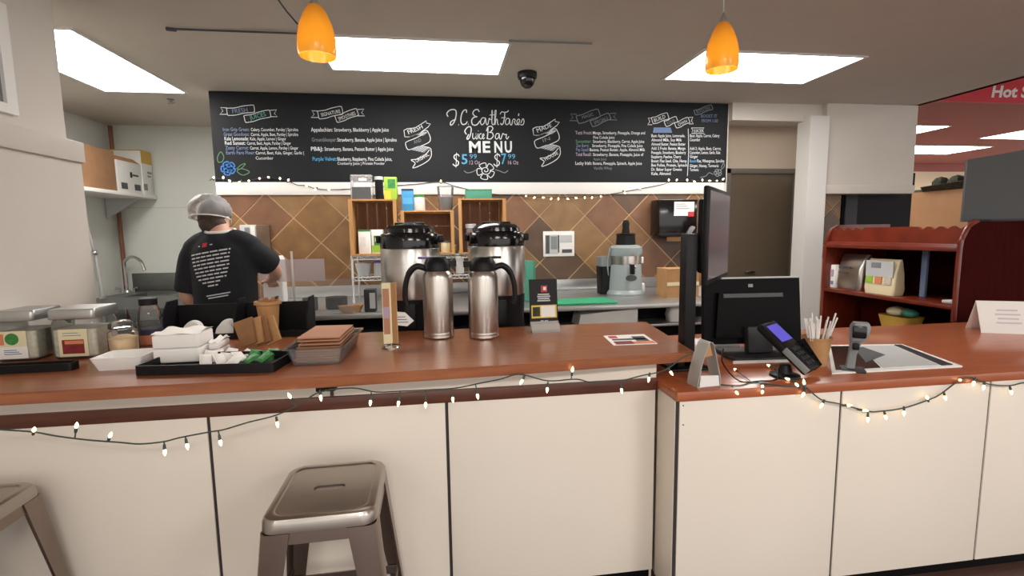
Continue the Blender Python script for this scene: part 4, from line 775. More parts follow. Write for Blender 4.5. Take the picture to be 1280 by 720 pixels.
for y in (-.5, .5): MB().prism([(-.44, -.035), (-.1, -.035), (-.44, -.25)], y-.012, y+.012, 'y').build('bracket', 'light_grey', t)
def shelf_box(name, label, p0, p1, ytop, X, mt, dep, bands=()):
    a, b = at(p0, 220, X=X).y, at(p1, 220, X=X).y; b = min(b, 6.0); h = at((p0+p1)/2, ytop, X=X).z-zsf
    t = thing(name, label, 'box', (X, a, zsf+.001)); B(-dep, 0, 0, b-a, 0, h, r=.003).build('carton', mt, t)
    for u0, u1, v0_, v1, pm in bands: B(0, .002, u0*(b-a), u1*(b-a), v0_*h, v1*h).build('print', pm, t)
    return t, b-a, h
t, w_, h = shelf_box('cardboard_box', 'plain brown cardboard box at the near end of the alcove shelf', 98, 145, 184, XS-.03, 'cardboard', .38)
t, w_, h = shelf_box('carton_box', 'small white carton with dark logo in the middle of the alcove shelf', 147.5, 177, 203, XS-.02, 'box_white', .3, ((.1, .35, .1, .3, 'dark_grey'), (.65, .9, .1, .3, 'dark_grey'), (.5, .58, .5, .68, 'black'), (.6, .85, .56, .62, 'dark_grey')))
MB().prism([(-.3, h), (0, h), (-.06, h+.05), (-.28, h+.02)], .02, w_-.02, 'y').build('flap', 'kraft', t)
t, w_, h = shelf_box('carton_box', 'white carton with yellow top at the far end of the alcove shelf', 178, 212, 194, XS-.01, 'box_white', .34, ((0, 1, .72, 1, 'box_yellow'), (.05, .4, .1, .25, 'mid_grey'), (.5, .9, .5, .55, 'mid_grey'), (.5, .8, .42, .46, 'mid_grey')))
B(-.34, 0, 0, w_, h, h+.012).build('flap', 'box_yellow', t)
# ------------------------------------------------------------------ the worker behind the bar
def remesh(parts, voxel, smooth=6, fac=.5):
    """join lofted limbs into one continuous surface"""
    me = parts.mesh('t'); o = bpy.data.objects.new('t', me); sc.collection.objects.link(o)
    r = o.modifiers.new('r', 'REMESH'); r.mode = 'VOXEL'; r.voxel_size = voxel
    s = o.modifiers.new('s', 'SMOOTH'); s.factor = fac; s.iterations = smooth
    dg = bpy.context.evaluated_depsgraph_get(); out = bpy.data.meshes.new_from_object(o.evaluated_get(dg)); bpy.data.objects.remove(o)
    for p in out.polygons: p.use_smooth = True
    out.materials.clear(); return out
def limb(m, pts, rad, n=16): m.tube(spline(pts, 5), [rad[0]]*0+[rad[min(len(rad)-2, int(i/5))]*(1-(i/5-min(len(rad)-2, int(i/5))))+rad[min(len(rad)-2, int(i/5))+1]*(i/5-min(len(rad)-2, int(i/5))) for i in range((len(pts)-1)*5+1)], n)
def sect(m, rows, n=28): m.loft([[(cx+rx*math.cos(2*PI*i/n), cy+ry*math.sin(2*PI*i/n), z) for i in range(n)] for z, cx, cy, rx, ry in rows])
pc = at(280, 330, Y=3.0)
person = thing('person', 'person in black printed T-shirt and hair net working with back turned', 'person', (pc.x, 3.0, 0), -.22)
SH_L, EL_L, WR_L = (-.165, 0, 1.46), (-.235, .0, 1.18), (-.13, .22, 1.08)
SH_R, EL_R, WR_R = (.155, .01, 1.46), (.19, .17, 1.33), (.06, .34, 1.24)
hd_c = Vector((-.085, .075, 1.63)); HM = Matrix.Translation(hd_c) @ Matrix.Rotation(.05, 4, 'Z') @ Matrix.Rotation(.12, 4, 'Y') @ Matrix.Rotation(-.28, 4, 'X')
b = MB()
sect(b, [(.9, 0, 0, .15, .11), (.99, 0, -.01, .165, .12), (1.11, 0, 0, .15, .105), (1.24, 0, .005, .155, .108), (1.38, 0, 0, .165, .112), (1.46, 0, 0, .155, .098), (1.51, -.005, .005, .11, .075), (1.55, -.01, .012, .062, .06)])
limb(b, [(-.005, .005, 1.5), (-.025, .025, 1.56), (-.065, .05, 1.605)], [.064, .051, .05])
b.ball((0, 0, 0), (.076, .096, .118), M=HM); b.ball((0, .035, -.06), (.055, .062, .06), M=HM); b.ball((0, .1, -.015), (.013, .022, .024), M=HM)
for s_ in (-1, 1): b.ball((s_*.079, -.008, -.012), (.011, .02, .033), M=HM)
limb(b, [SH_L, (-.205, 0, 1.335), EL_L, (-.19, .12, 1.13), WR_L], [.046, .044, .042, .038, .027]); limb(b, [SH_R, (.175, .08, 1.41), EL_R, (.14, .27, 1.28), WR_R], [.046, .044, .042, .038, .027])
for s_ in (-1, 1): limb(b, [(s_*.09, 0, .94), (s_*.1, .01, .7), (s_*.105, .0, .48), (s_*.11, -.015, .28), (s_*.11, -.02, .08)], [.095, .082, .06, .055, .04])
def hand(m, wrist, d):
    wv = Vector(wrist); d = Vector(d).normalized(); sd = d.cross(Vector((0, 0, 1))).normalized(); up = sd.cross(d)
    pal = wv+d*.055; M_ = Matrix((sd, d, up)).transposed().to_4x4(); M_.translation = pal
    m.ball((0, 0, 0), (.04, .055, .017), M=M_)
    for k, ln in enumerate((.066, .078, .073, .056)):
        o = wv+d*.1+sd*(-.03+.02*k); m.tube([o-d*.02, o+d*ln*.5-up*.006, o+d*ln*.85-up*.028], [.0095, .009, .0078], 8)
    for s2 in ((-1,) if wrist[0] > 0 else (1,)): m.tube([wv+d*.03+sd*(s2*.02), wv+d*.07+sd*(s2*.055), wv+d*.1+sd*(s2*.06)-up*.015], [.013, .011, .009], 8)
hand(b, WR_L, (.35, .8, -.15)); hand(b, WR_R, (-.35, .9, -.2))
bm_ = remesh(b, .0085, 4); bm_.materials.append(MATS['skin']); link('body', bm_, person)
s = MB()
sect(s, [(.88, 0, -.004, .185, .135), (.99, 0, -.008, .183, .138), (1.11, 0, -.004, .178, .13), (1.24, 0, 0, .178, .128), (1.37, 0, -.004, .18, .128), (1.44, 0, -.004, .175, .115), (1.485, -.003, -.002, .15, .1), (1.52, -.006, .002, .11, .086), (1.545, -.01, .008, .078, .074)])
limb(s, [(-.05, 0, 1.5), (-.12, 0, 1.48), (-.18, 0, 1.44)], [.07, .07, .066]); limb(s, [(.05, 0, 1.5), (.11, .01, 1.485), (.17, .03, 1.45)], [.07, .07, .066])
limb(s, [(-.14, 0, 1.45), (-.178, 0, 1.41), (-.206, 0, 1.32), (-.226, .0, 1.21)], [.073, .074, .073, .078]); limb(s, [(.13, .005, 1.455), (.158, .035, 1.43), (.177, .085, 1.395), (.19, .14, 1.355)], [.073, .074, .073, .078])
sm_ = remesh(s, .0095, 14); sm_.materials.append(MATS['shirt']); shirt = link('shirt', sm_, person); shirt['label'] = 'black T-shirt with pale print on the back'
bvh = BVHTree.FromPolygons([v.co.copy() for v in sm_.vertices], [tuple(p.vertices) for p in sm_.polygons])
def on_back(x, z):
    h = bvh.ray_cast(Vector((x, -1, z)), Vector((0, 1, 0)))[0]; return (x, (h.y if h else -.1)-.0025, z)
def dash(mt, x0, x1, z0, z1, h, name):
    k = Ink(); n = max(2, int((x1-x0)/.012)); x = x0
    pts = [(x0+(x1-x0)*i/n, z0+(z1-z0)*i/n) for i in range(n+1)]
    for a, c in zip(pts, pts[1:]):
        k.quad(on_back(a[0], a[1]), on_back(c[0], c[1]), on_back(c[0], c[1]+h), on_back(a[0], a[1]+h))
    return k.build(name, mt, shirt)
rows = [(.0, .115), (-.085, .1), (-.08, .1), (-.075, .1), (-.07, .1), (-.065, .1), (-.06, .095), (-.055, .09), (-.045, .085), (-.025, .06), (.0, .045)]
for i, (a, c) in enumerate(rows[1:]):
    z = 1.432-i*.0205; x = a*1.3-.012; c = c*1.12+.024
    while x < c-.035:
        w_ = random.uniform(.02, .042); e = min(x+w_, c-.03); dash('shirt_print', x, e, z+(x+.03)*.16, z+(e+.03)*.16, .0075, 'print_line'); x = e+.006
for z, a, c in ((1.2, -.025, .1), (1.186, -.015, .09)): dash('shirt_print', a, c, z+a*.16, z+c*.16, .006, 'print_line')
dash('shirt_red', -.045, -.018, 1.466, 1.47, .022, 'print_emblem'); dash('shirt_print', -.072, -.06, 1.468, 1.469, .005, 'print_line'); dash('shirt_print', -.0, .014, 1.478, 1.48, .005, 'print_line')
s = MB(); sect(s, [(.85, 0, 0, .165, .125), (.93, 0, -.01, .178, .13), (1.02, 0, -.006, .172, .122)])
for s_ in (-1, 1): limb(s, [(s_*.09, 0, .88), (s_*.1, .01, .68), (s_*.105, .0, .48), (s_*.11, -.015, .28), (s_*.11, -.02, .07)], [.108, .1, .082, .076, .07])
tm = remesh(s, .012, 4); tm.materials.append(MATS['trousers']); link('trousers', tm, person)
for s_ in (-1, 1):
    m = MB(); m.loft([[(s_*.11+x*sx_, .04+y*sy_, z) for x, y in rrect(.048, .14, .045, 5)] for sx_, sy_, z in ((.95, .98, 0), (1, 1, .02), (.95, .95, .05), (.75, .6, .09))]); m.build('shoe', 'black', person)
m = MB(); m.tube([(-.014+.073*math.cos(2*PI*j/32), .012+.07*math.sin(2*PI*j/32), 1.552+.012*math.sin(2*PI*j/32)+.004) for j in range(32)], .009, 8, True); m.build('apron_strap', 'white', person)
# shaped hair with a nape line, under the gauzy net
m = MB(); m.ball((.022, -.04, -.048), (.076, .06, .058), M=HM, u=20, v=14); m.ball((0, -.008, .01), (.08, .096, .112), M=HM, u=28, v=18); me = m.bm
for v in [v for v in me.verts if (HM.inverted() @ v.co).z < -.112 or ((HM.inverted() @ v.co).y > .055 and (HM.inverted() @ v.co).z < .05) or ((HM.inverted() @ v.co).y > .012 and (HM.inverted() @ v.co).z < -.02)]: me.verts.remove(v)
m.build('hair', 'hair', person, ang=80)
m = MB(); n = 40; rings = []
for i in range(12):
    u = i/11; a = -.35+u*(PI/2+.33); rr = math.cos(a) if a > 0 else 1-.18*(a/.35)**2
    rings.append([(-.014+.106*rr*math.cos(2*PI*j/n)*(1+.03*math.sin(9*2*PI*j/n+i)), -.022+.124*rr*math.sin(2*PI*j/n)*(1+.03*math.sin(11*2*PI*j/n-i)), .03+.106*math.sin(a)+.004*math.sin(j*1.9+i)-(.035*math.sin(2*PI*j/n) if i < 2 else -.0)*0) for j in range(n)])
m.loft(rings, False, True, M=HM @ Matrix.Rotation(-.16, 4, 'Y') @ Matrix.Rotation(.1, 4, 'X')); m.build('hair_net', 'hairnet', person, ang=80)
m = MB(); m.tube([HM @ Matrix.Rotation(-.16, 4, 'Y') @ Matrix.Rotation(.1, 4, 'X') @ Vector((-.014+.1*math.cos(2*PI*j/40), -.022+.117*math.sin(2*PI*j/40), -.006)) for j in range(40)], .0035, 6, True); m.build('net_band', 'white', person)
for s_ in (-1, 1): MB().ball((s_*.032, .088, .012), .012, M=HM).build('eye', 'white', person)
MB().ball((0, .092, -.062), (.022, .008, .006), M=HM).build('mouth', 'red_deep', person)
# ------------------------------------------------------------------ till corner
# customer display on a tall pole
t = thing('display_pole', 'tall black pole carrying a side-on customer screen above the till', 'display stand', (1.075, 2.03, ZL))
B(-.09, .09, -.06, .1, 0, .012, r=.004).build('base_plate', 'black', t); B(-.055, .02, -.03, .03, .012, .07, r=.004).build('base_block', 'black', t)
zp = at(868, 292, Y=2.03).z-ZL
B(-.026, .026, -.03, .03, .012, zp, r=.005).build('pole', 'black', t)
na, fa = Vector((1.13, 1.97, 0)), Vector((1.475, 2.37, 0)); e = (fa-na); Ls = e.length; e /= Ls; nn = Vector((e.y, -e.x, 0))     # screen faces right
z0s, z1s = at(883, 357, Y=2.0).z-ZL, at(890, 232, Y=2.0).z-ZL; o_ = na-Vector((1.075, 2.03, 0))
Mx = Matrix.Translation((o_.x, o_.y, 0)) @ Matrix((e, nn, Vector((0, 0, 1)))).transposed().to_4x4()
B(0, Ls, -.025, .0, z0s, z1s, r=.008, M=Mx).build('screen_case', 'black', t); B(.06, Ls-.06, -.06, -.025, z0s+.05, z1s-.05, r=.015, M=Mx).build('screen_back', 'black', t); B(.02, Ls-.02, 0, .002, z0s+.025, z1s-.02, M=Mx).build('screen_glass', 'screen_grey', t)
m = MB(); m.tube([(0, 0, zp-.03), (0.03, .06, zp-.01), (.1, .16, (z0s+z1s)/2+.03)], .018, 10); m.build('arm', 'black', t)
# till display seen from behind
p = on_low(962, 452); k_ = mpp(p)
t = thing('till_screen', 'black touch screen till seen from behind with silver top edge', 'till', (p.x, p.y+.1, ZL), -.08)
B(-.16, .16, -.11, .12, 0, .022, r=.006).build('base', 'charcoal', t); B(-.175, .175, -.118, -.11, 0, .012).build('base_trim', 'white', t)
B(-.062, .062, -.045, .0, .022, .15, r=.008, M=Matrix.Rotation(-.12, 4, 'X')).build('stand', 'charcoal', t)
zt2 = at(941, 350, Y=p.y+.1).z-ZL
Mx = Matrix.Translation((0, .02, .06)) @ Matrix.Rotation(-.2, 4, 'X'); hh = (zt2-.06)/math.cos(.2); hw3 = .255
m = MB(); m.prism([(-hw3, 0), (hw3-.015, 0), (hw3, hh), (-hw3+.02, hh)], 0, .03, 'y', M=Mx); m.build('screen_case', 'black_matte', t)
m = MB(); m.prism([(-hw3+.05, .03), (hw3-.06, .03), (hw3-.07, hh*.78), (-hw3+.08, hh*.78)], -.025, 0, 'y', M=Mx); m.build('screen_back', 'black_matte', t)
B(-hw3+.02, hw3, -.003, .034, hh-.002, hh+.007, r=.002, M=Mx).build('top_edge', 'light_grey', t); B(-hw3+.1, hw3-.11, -.03, -.02, hh*.7, hh*.76, M=Mx).build('vent', 'dark_grey', t); B(-.012, .012, -.002, 0, hh*.86, hh*.91, M=Mx).build('logo', 'mid_grey', t)
q = on_low(905, 440); tag(B(-.1, .14, -.02, .14, 0, .03, r=.004).build('receipt_tray', 'white', None, (q.x-.02, q.y+.06, ZL+.0005), (0, 0, .05)), 'white flat tray under the left side of the till screen', 'tray')
# card reader on a swivel foot
p = on_low(1006, 474); t = thing('card_reader', 'black card reader with glowing blue screen beside the straws', 'card reader', (p.x, p.y+.05, ZL), .55); k_ = mpp(p)
MB().lathe([(.06, 0), (.058, .01), (.03, .016), (.02, .05)], 28, c=(-.04, .03, 0)).build('foot', 'black', t)
Mx = Matrix.Translation((0, -.05, .022)) @ Matrix.Rotation(.7, 4, 'X') @ Matrix.Scale(1.2, 4)
B(-.058, .058, 0, .215, 0, .03, r=.008, M=Mx).build('case', 'black', t); B(-.042, .042, .125, .198, .0295, .0315, M=Mx).build('screen', 'screen_blue', t)
for i in range(4):
    for j in range(3): B(-.03+j*.022, -.014+j*.022, .02+i*.02, 0.034+i*.02, .03, .033, r=.001, M=Mx).build('key', 'charcoal', t)
MB().loft([[(.052+x, y, z) for x, y, z in ((0, 0, 0), (.012, .0, .02), (.012, .1, .05), (0, .11, .03))], [(.046, 0, 0), (.046, 0, .035), (.046, .1, .06), (.046, .11, .03)]], M=Mx).build('side_shield', 'black_gloss', t)
B(-.064, -.057, 0, .1, .012, .034, r=.002, M=Mx).build('side_rail', 'mid_grey', t)
a = on_low(945, 470); MB().tube([tuple(Vector((x, y, z))) for x, y, z in spline([(-.04, .06, .03), (-.12, .03, .004), (-.2, .06, .005), (-.26, .12, .005), (-.24, .2, .06), (-.16, .24, .1)], 6)], .003, 6).build('cable', 'black', t)
# straws in a kraft cup
p = on_low(1019, 456); t = thing('straw_cup', 'brown paper cup of white wrapped straws on the till counter', 'cup', p)
m = MB(); m.lathe([(.042, 0), (.06, .125), (.063, .127), (.061, .132), (.0575, .125), (.04, .005)], 32, cap=False); m.lathe([(.04, .003), (.04, .006)], 32); m.build('paper_cup', 'kraft', t)
for k in range(24):
    a = random.uniform(0, 2*PI); r_ = .024+.02*random.random(); x, y = r_*math.cos(a), r_*math.sin(a); ln = random.uniform(.19, .245); tx, ty = x*2.2+random.uniform(-.01, .01), y*1.6
    MB().tube([(x*.5, y*.5, .008), (x*.5+(tx-x*.5)*.98, y*.5+(ty-y*.5)*.98, ln)], .0036, 6).build('straw', 'paper', t)
# barcode scanner
p = on_low(1066, 464); t = thing('barcode_scanner', 'grey barcode scanner standing head up on the till counter', 'scanner', p, -.6); k_ = mpp(p); zf = lambda py: at(1066, py, Y=p.y).z-ZL
MB().box(-.045, .045, -.03, .05, 0, .012, r=.005).build('foot', 'charcoal', t)
MB().loft([[(x*s_+dx, y*s_*.8+dy, z) for x, y in rrect(.02, .018, .008, 3)] for s_, dx, dy, z in ((.85, -.01, .01, .012), (.8, -.006, .008, zf(445)), (.95, .0, 0, zf(432)), (1.3, .008, -.005, zf(420)))]).build('handle', 'mid_grey', t)
MB().loft([[(x*s_+.01+dx, -.02+y*s_, z) for x, y in rrect(.034, .03, .012, 3)] for s_, dx, z in ((.8, -.006, zf(424)), (1.0, 0, zf(416)), (1.02, .003, zf(407)), (.8, .004, zf(402)))]).build('head', 'mid_grey', t)
B(-.018, .032, -.055, -.045, zf(420), zf(405), r=.006).build('window', 'black_gloss', t); B(-.01, .014, -.03, -.015, zf(436), zf(428), r=.004).build('trigger', 'black', t)
# flat checkout scale let into the counter
c4 = [on_low(*q) for q in ((1040, 468), (1203, 459), (1128, 431.5), (1035, 432.5))]; cen = sum(c4, Vector())/4; cen.z = ZL
t = thing('checkout_scale', 'flat glass checkout scale with white rim set on the counter', 'scale', cen); c4 = [v-cen for v in c4]
ql = lambda u, v: tuple(((c4[0]*(1-u)+c4[1]*u)*(1-v)+(c4[3]*(1-u)+c4[2]*u)*v).to_2d())
MB().prism([ql(0, 0), ql(1, 0), ql(1, 1), ql(0, 1)], .0, .006).build('rim', 'white', t)
for u0, u1, v0_, v1, mt, nm in ((.03, .38, .08, .92, 'black_gloss', 'glass_plate'), (.4, .84, .06, .92, 'light_grey', 'plate_glare'), (.86, .95, .05, .95, 'charcoal', 'rail')): MB().prism([ql(u0, v0_), ql(u1, v0_), ql(u1, v1), ql(u0, v1)], .006, .009).build(nm, mt, t)  # pale middle plate has the glass reflection put into its colour
MB().prism([ql(.3, .25), ql(.55, .5), ql(.42, .85), ql(.3, .85)], .009, .0105).build('paper_slip', 'dark_grey', t)
# bent clear leaflet holder
p = on_low(890, 486); t = thing('leaflet_holder', 'bent clear plastic holder with tan top at the counter corner', 'leaflet holder', (p.x, p.y+.02, ZL), .1); k_ = mpp(p); hz = 60*k_
prof = [(-.052, 0), (-.05, .03), (-.03, hz*.6), (-.006, hz*.92), (.008, hz*.96), (.02, hz*.85), (.036, hz*.5), (.05, .04), (.052, 0)]
q = sp2(prof, 4); q2 = [(x*.93, z-.003 if z > .01 else z) for x, z in q][::-1]
m = MB(); m.prism(q+q2, 0, .07, 'y'); m.build('bent_sheet', 'acrylic', t); B(-.05, .05, .0, .07, 0, .003).build('floor_sheet', 'acrylic', t); m = MB(); m.prism([(-.044, .004), (.044, .004), (.04, .045), (-.04, .05)], -.002, .001, 'y'); m.build('paper_slip', 'paper_fold', t)
m = MB(); m.prism([(-.024, hz*.62), (.02, hz*.66), (.006, hz*.93), (-.006, hz*.9)], .012, .05, 'y'); m.build('tan_card', 'kraft', t)
# tent card at the right end
p = on_low(1250, 414); t = thing('tent_card', 'white folded tent card with red corner at the right photo edge', 'tent card', p, -.42); k_ = mpp(p)
h = 38*k_; 
for s_, nm in ((-1, 'front_leaf'), (1, 'back_leaf')):
    m = MB(); m.loft([[(-.13, s_*.075+dy, 0), (.15, s_*.075+dy, 0), (.15, dy, h), (-.13, dy, h)] for dy in (0, .0015)]); m.build(nm, 'paper', t)
fr = lambda u, v: (u, -.075*(1-v)-.0014, v*h)
for k in range(4): kk = Ink(); kk.quad(fr(-.05+.01*(k % 2), .3+k*.13), fr(.07-.01*(k % 2), .3+k*.13), fr(.07-.01*(k % 2), .35+k*.13), fr(-.05+.01*(k % 2), .35+k*.13)); kk.build('print_line', 'paper_tint', t)
kk = Ink(); kk.quad(fr(.09, .02), fr(.15, .02), fr(.15, .32), fr(.1, .28)); kk.build('print_patch', 'red', t)
# ------------------------------------------------------------------ cherry cabinet behind the counter
XC, Y0, Y1 = 3.33, 2.73, 3.9; D_ = .62; zt3 = 1.555
t = thing('hutch_cabinet', 'dark cherry wood hutch cabinet with curved end panels behind the counter', 'cabinet', (XC, 0, 0))
prof = [(0, 0), (0, 1.38), (.012, 1.45), (.05, 1.52), (.11, zt3), (D_, zt3), (D_, 0)]
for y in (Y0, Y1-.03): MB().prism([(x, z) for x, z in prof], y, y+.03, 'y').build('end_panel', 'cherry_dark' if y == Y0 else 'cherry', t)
MB().tube(spline([(-.003, Y0+.015, .9), (-.003, Y0+.015, 1.38), (.01, Y0+.015, 1.45), (.05, Y0+.015, 1.522), (.11, Y0+.015, zt3)], 5), .016, 10).build('end_edge', 'cherry', t)
zsh = 1.005; zr1, zr0 = 1.39, 1.36
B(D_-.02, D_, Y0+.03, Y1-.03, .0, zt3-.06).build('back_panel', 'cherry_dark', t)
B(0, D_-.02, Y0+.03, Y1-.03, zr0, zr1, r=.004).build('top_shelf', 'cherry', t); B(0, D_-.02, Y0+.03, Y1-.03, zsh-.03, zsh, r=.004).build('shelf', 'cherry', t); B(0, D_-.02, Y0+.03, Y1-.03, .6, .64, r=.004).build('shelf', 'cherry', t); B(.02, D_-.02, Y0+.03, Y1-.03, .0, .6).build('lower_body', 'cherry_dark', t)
# scalloped top rail
poly = [(Y0+.03, zr1), (Y1-.03, zr1)]; n = 26; L_ = Y1-Y0-.06
tops = []
for i in range(n*4+1):
    u = i/(n*4); f_ = .5+.5*math.cos(2*PI*n/2*u) if (u < .3 or u > .68) else 1
    tops.append((Y1-.03-L_*u, zt3-.035+.02*f_-.012))
MB().prism(poly+tops, .05, .07, 'x').build('scalloped_rail', 'cherry', t)
MB().prism([(0, zr1), (.06, zr1), (.06, zr1+.02), (.01, zr1+.02)], Y0+.03, Y1-.03, 'y').build('moulding', 'cherry', t)
def shelf_goods(name, label, cat, p0, p1, ytop, X, z, mt, dep=.1, patches=(), soft=0):
    a, b = at(p1, 345, X=X).y, at(p0, 345, X=X).y; h = at((p0+p1)/2, ytop, X=X).z-z
    t = thing(name, label, cat, (X, (a+b)/2, z+.001)); w_ = b-a
    if soft:
        rings = []
        for s_, d_, zz_ in ((.92, 1, 0), (1, 1.05, h*.15), (.97, .9, h*.6), (.98, .45, h*.9), (1, .12, h)): rings.append([(dep/2+x*d_, y*s_, zz_) for x, y in rrect(dep/2, w_/2, min(dep, w_)*.2, 4)])
        MB().loft(rings).build('bag', mt, t)
    else: B(0, dep, -w_/2, w_/2, 0, h, r=.006).build('pack', mt, t)
    for n_, (u0, u1, v0_, v1, pm) in enumerate(patches): B(-.004-.0008*n_, .004, (.5-u1)*w_, (.5-u0)*w_, v0_*h, v1*h).build('print', pm, t)
    return t
shelf_goods('carton', 'small white printed carton at the far end of the cherry shelf', 'carton', 1035, 1044, 331, XC+.06, zsh, 'white', .08, ((.2, .8, .15, .3, 'chalk_slate'), (.2, .8, .5, .8, 'chalk_pink')))
shelf_goods('foil_bag', 'crinkled silver foil bag on the cherry shelf', 'bag', 1044, 1076, 318, XC+.07, zsh, 'steel', .16, ((.15, .6, .6, .66, 'dark_grey'), (.15, .5, .45, .5, 'dark_grey')), 1)
shelf_goods('snack_bag', 'clear bag of round snacks in front of the silver bag', 'bag', 1080, 1119, 324, XC+.05, zsh, 'cream', .1, ((.06, .94, .5, .95, 'light_grey'), (.08, .3, .3, .5, 'lime'), (.38, .6, .3, .5, 'orange'), (.68, .9, .3, .5, 'seeds'), (.25, .55, .75, .9, 'mid_grey')), 1)
shelf_goods('bottle_box', 'narrow blue folder standing on the right part of the cherry shelf', 'folder', 1150, 1157, 312, XC+.2, zsh, 'chalk_slate', .025)
tag(B(-.04, .04, -.04, .04, 0, .02, r=.006).build('small_dish', 'light_grey', None, (XC+.1, Y0+.12, zsh+.001)), 'small grey dish at the near end of the cherry shelf', 'dish')
q = at(1120, 402, X=XC+.14); t = thing('snack_basket', 'yellow basket of wrapped snacks on the lower cherry shelf', 'basket', (XC+.18, q.y, .641)); zq = at(1120, 392, X=XC+.14).z-.641
MB().loft([[(x*s_, y*s_, z) for x, y in rrect(.1, .13, .05, 4)] for s_, z in ((.6, 0), (1, zq*.93), (.96, zq*.93), (.56, .01))]).build('basket_bowl', 'box_yellow', t)
for k, (mt, x, y) in enumerate((('yellow', 0, .05), ('orange', .01, -.02), ('teal', 0, -.07), ('cream', -.03, .02), ('box_yellow', .04, .07))): MB().ball((x, y, zq+.012), (.055, .06, .034)).build('snack', mt, t)
tag(B(-.1, .1, -.13, .13, 0, .32, r=.01).build('storage_box', 'cherry_dark', None, (XC+.35, Y1-.3, .641)), 'dark red box standing deep in the lower cherry shelf', 'box')
# on top of and behind the cabinet
p = at(1176, 258, X=XC+.42); zbx = zt3-.058; a, b = at(1212, 255, X=XC+.3).y, at(1139, 255, X=XC+.3).y
t = thing('cardboard_box', 'open brown cardboard box with flaps on top of the cherry cabinet', 'box', (XC+.3, (a+b)/2, zt3-.06)); w_ = (b-a)/2; h = at(1176, 238, X=XC+.3).z-(zt3-.06)
for bx in ((0, .006, -w_, w_), (.27, .276, -w_, w_), (.006, .27, -w_, -w_+.006), (.006, .27, w_-.006, w_)): B(*bx, 0, h).build('box_side', 'cardboard', t)
B(.006, .27, -w_+.006, w_-.006, 0, .006).build('box_floor', 'cardboard', t)
m = MB(); m.loft([[(0, -w_, h), (0, w_*.6, h), (0, w_*.6, h+.003), (0, -w_, h+.003)], [(-.06, -w_, h+.05), (-.06, w_*.45, h+.03), (-.06, w_*.45, h+.033), (-.06, -w_, h+.053)]]); m.build('flap', 'foliage', t)
B(.006, .27, -w_+.006, w_-.006, h*.5, h+.02, r=.01).build('contents', 'foliage', t)
for k in range(7): MB().ball((.1+.04*(k % 3), -w_+.06+.04*k, h+.055), (.06, .05, .055), u=8, v=5).build('wrapped_item', ('foliage', 'dark_grey', 'charcoal')[k % 3], t)
B(.1, D_-.0, Y0+.03, Y1-.03, zt3-.078, zt3-.061).build('top_board', 'cherry', bpy.data.objects['hutch_cabinet'])
Y2 = 2.78; a = at(1213, 230, Y=Y2+.05); t = thing('display_board', 'dark grey panel standing on the near end of the cherry cabinet', 'panel', (a.x, Y2+.08, zt3+.0), -.5); h0 = at(1213, 197, Y=Y2).z-zt3
m = MB(); m.prism([(0, 0), (.6, 0), (.6, h0+.09), (0, h0)], 0, .03, 'y'); m.build('panel', 'dark_grey', t); B(.05, .35, -.0, .12, 0, .015).build('foot', 'dark_grey', t)
# dark glass fronted cooler below the dropped wall
YF = 4.66; a, b = at(1053, 260, Y=YF).x, at(1141, 260, Y=YF).x
t = thing('drinks_cooler', 'black fronted cooler standing behind the cherry cabinet', 'cooler', ((a+b)/2, YF, 0)); w_ = (b-a)/2
B(-w_, w_, 0, .6, .0, 2.1).build('body', 'fridge_dark', t); B(-w_+.02, -w_+.16, -.02, 0, .1, 2.05, r=.004).build('door_frame', 'charcoal', t); B(-w_+.16, w_-.02, -.018, 0, .1, 2.05).build('door', 'fridge_dark', t)
ws = struct(B(at(1030, 260, Y=YF).x, a-.01, YF+.02, YF+.1, 0, 2.0).build('wall_tiled_return', 'grout')); tilestrip(at(1030, 260, Y=YF).x, a-.01, YF+.02, 1.2, 2.0, ws)
# ------------------------------------------------------------------ string lights
def light_string(name, label, cord, bulbs, bulb_mat, r=.0028, bl=.022, br=.0055, mk_light=False):
    t = thing(name, label, 'string lights', (0, 0, 0)); pts = spline(cord, 5)
    m = MB(); m.tube(pts, r, 6)
    m.build('cord', 'cord_green' if bulb_mat == 'bulb' else 'charcoal', t)
    bm1 = MB().lathe([(br*.6, 0), (br, bl*.3), (br*.8, bl*.65), (br*.15, bl)], 10).mesh('bulb'); bm1.materials.append(MATS[bulb_mat])
    sk = MB().lathe([(br*.9, .0), (br*.75, -bl*.7), (br*.5, -bl*.8)], 8).mesh('socket'); sk.materials.append(MATS['cord_green'])
    for p in bulbs:
        p = Vector(p); n = min(pts, key=lambda q: (q-p).length); d = p-n
        if d.length < .004: d = Vector((0, -.3, -1))
        d.normalize(); q = d.to_track_quat('Z', 'Y').to_euler(); base = p-d*bl*.4
        link('bulb', bm1, t, base, q); link('socket', sk, t, base, q)
        L_ = (base-d*bl*.8-n).length
        if L_ > .006: MB().tube([n, base-d*bl*.7], r*.8, 5).build('lead', 'cord_green' if bulb_mat == 'bulb' else 'charcoal', t)
    return t
yf = lambda px: 1.728 if px < 430 else 1.728+(px-430)/420*.08
cp = [(-12, 536), (0, 537), (42, 540), (70, 545), (110, 550), (150, 553), (175, 555), (205, 552), (225, 547), (262, 540), (280, 537), (310, 528), (345, 519), (375, 505), (400, 490), (440, 485), (470, 490), (500, 489), (540, 487), (570, 485), (600, 479), (625, 474), (650, 468), (685, 476), (720, 474), (740, 478), (775, 476), (800, 470), (830, 463), (852, 448), (866, 441)]
bp_ = [(42.6, 537), (95.7, 532), (138, 544), (206, 565), (234, 557.5), (275.5, 553), (346.7, 530), (362, 495), (401, 497), (463, 503), (498, 504), (532, 505.6), (566, 499), (597, 495), (652, 477), (715.6, 462), (684, 487), (777, 488), (811, 474), (839, 466)]
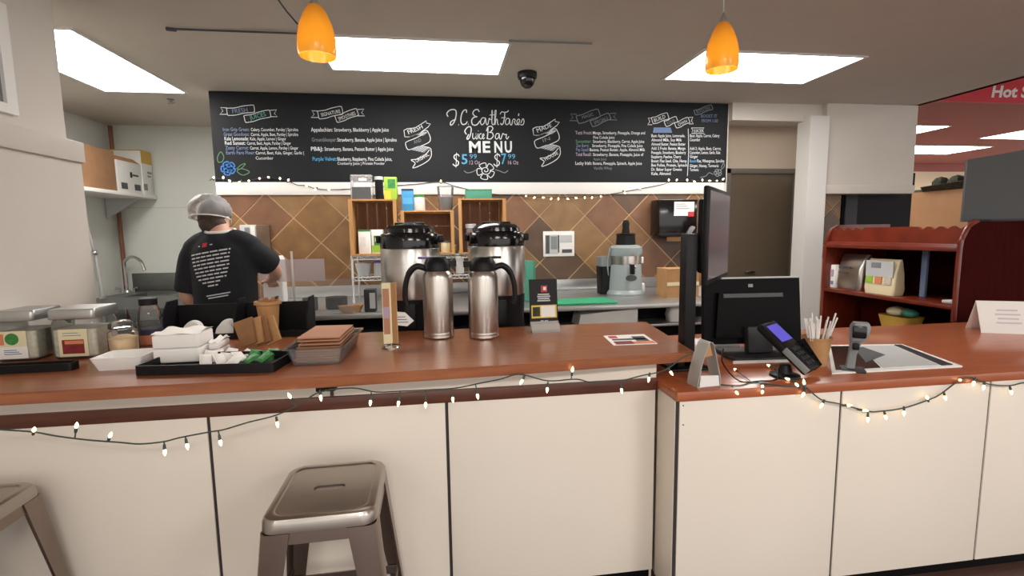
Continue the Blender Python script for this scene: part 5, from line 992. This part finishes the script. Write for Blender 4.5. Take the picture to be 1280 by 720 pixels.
light_string('string_lights', 'green string of small warm lights draped along the long bar edge', [at(x, y, Y=yf(x)) for x, y in cp], [at(x, y, Y=yf(x)-.004) for x, y in bp_], 'bulb')
zl = ZL+.004
cp2 = [at(868, 470, Z=zl), at(885, 478, Z=zl), at(921, 482, Z=zl), at(940, 478, Z=zl), at(960, 480, Z=zl), at(985, 483, Z=zl), at(1003, 482, Z=zl), at(1008, 484.5, Y=1.703)]
cp2 += [at(x, y, Y=1.702) for x, y in ((1020, 495), (1030, 501), (1050, 505), (1085, 514), (1100, 514), (1130, 510), (1160, 500), (1175, 493), (1200, 475), (1215, 472), (1235, 480), (1262, 482), (1282, 478), (1310, 480))]
b2 = [at(919, 462, Z=zl+.01), at(953, 483, Z=zl+.006), at(961, 457, Z=zl+.015), at(985, 474, Z=zl+.006), at(996, 481, Z=zl+.006), at(1005, 478, Z=zl+.01)]
b2 += [at(x, y, Y=1.699) for x, y in ((921, 491), (953, 490), (1004, 493), (1027, 506.6), (1061, 506.6), (1081, 513), (1084.7, 524), (1107, 521), (1130, 516), (1159, 497), (1181.5, 497), (1200, 475), (1217, 479), (1229.6, 484), (1264, 490))]
light_string('string_lights', 'green string of small warm lights looped along the till counter', cp2, b2, 'bulb')
yb = YW-.036
cp3 = [(262, 226), (267, 223), (279, 224), (290, 227), (300, 227), (311, 226), (324, 223), (336, 222), (350, 224), (360, 226), (371, 231), (383, 232), (395, 236), (411, 237), (440, 236), (480, 233), (520, 230), (551, 227.5), (570, 233), (600, 240), (630, 244), (657, 245), (690, 247), (731, 246), (751, 245), (768, 242), (800, 236), (830, 230), (838, 226), (859, 226), (878, 226), (906, 226)]
b3 = [(267, 222), (279, 222), (287, 226), (299, 228), (311, 226), (324.5, 223), (335.5, 221.6), (350, 223), (360.5, 225), (383, 232), (394, 237), (411, 237), (551, 226.5)]+[(657.5, 245), (668, 247), (679, 247), (689, 248.5), (698, 248.5), (709.5, 248.5), (720, 247.5), (731, 247), (740, 247), (751, 245.5), (781, 241), (800, 235.5), (836, 225), (846, 225), (859, 225), (868, 227), (878, 225), (887, 226), (896, 226), (904, 224)]
light_string('string_lights', 'thin string of tiny lights along the white ledge under the chalkboard', [at(x, y, Y=yb) for x, y in cp3], [at(x, y, Y=yb-.006) for x, y in b3], 'bulb_far', .003, .026, .0085)
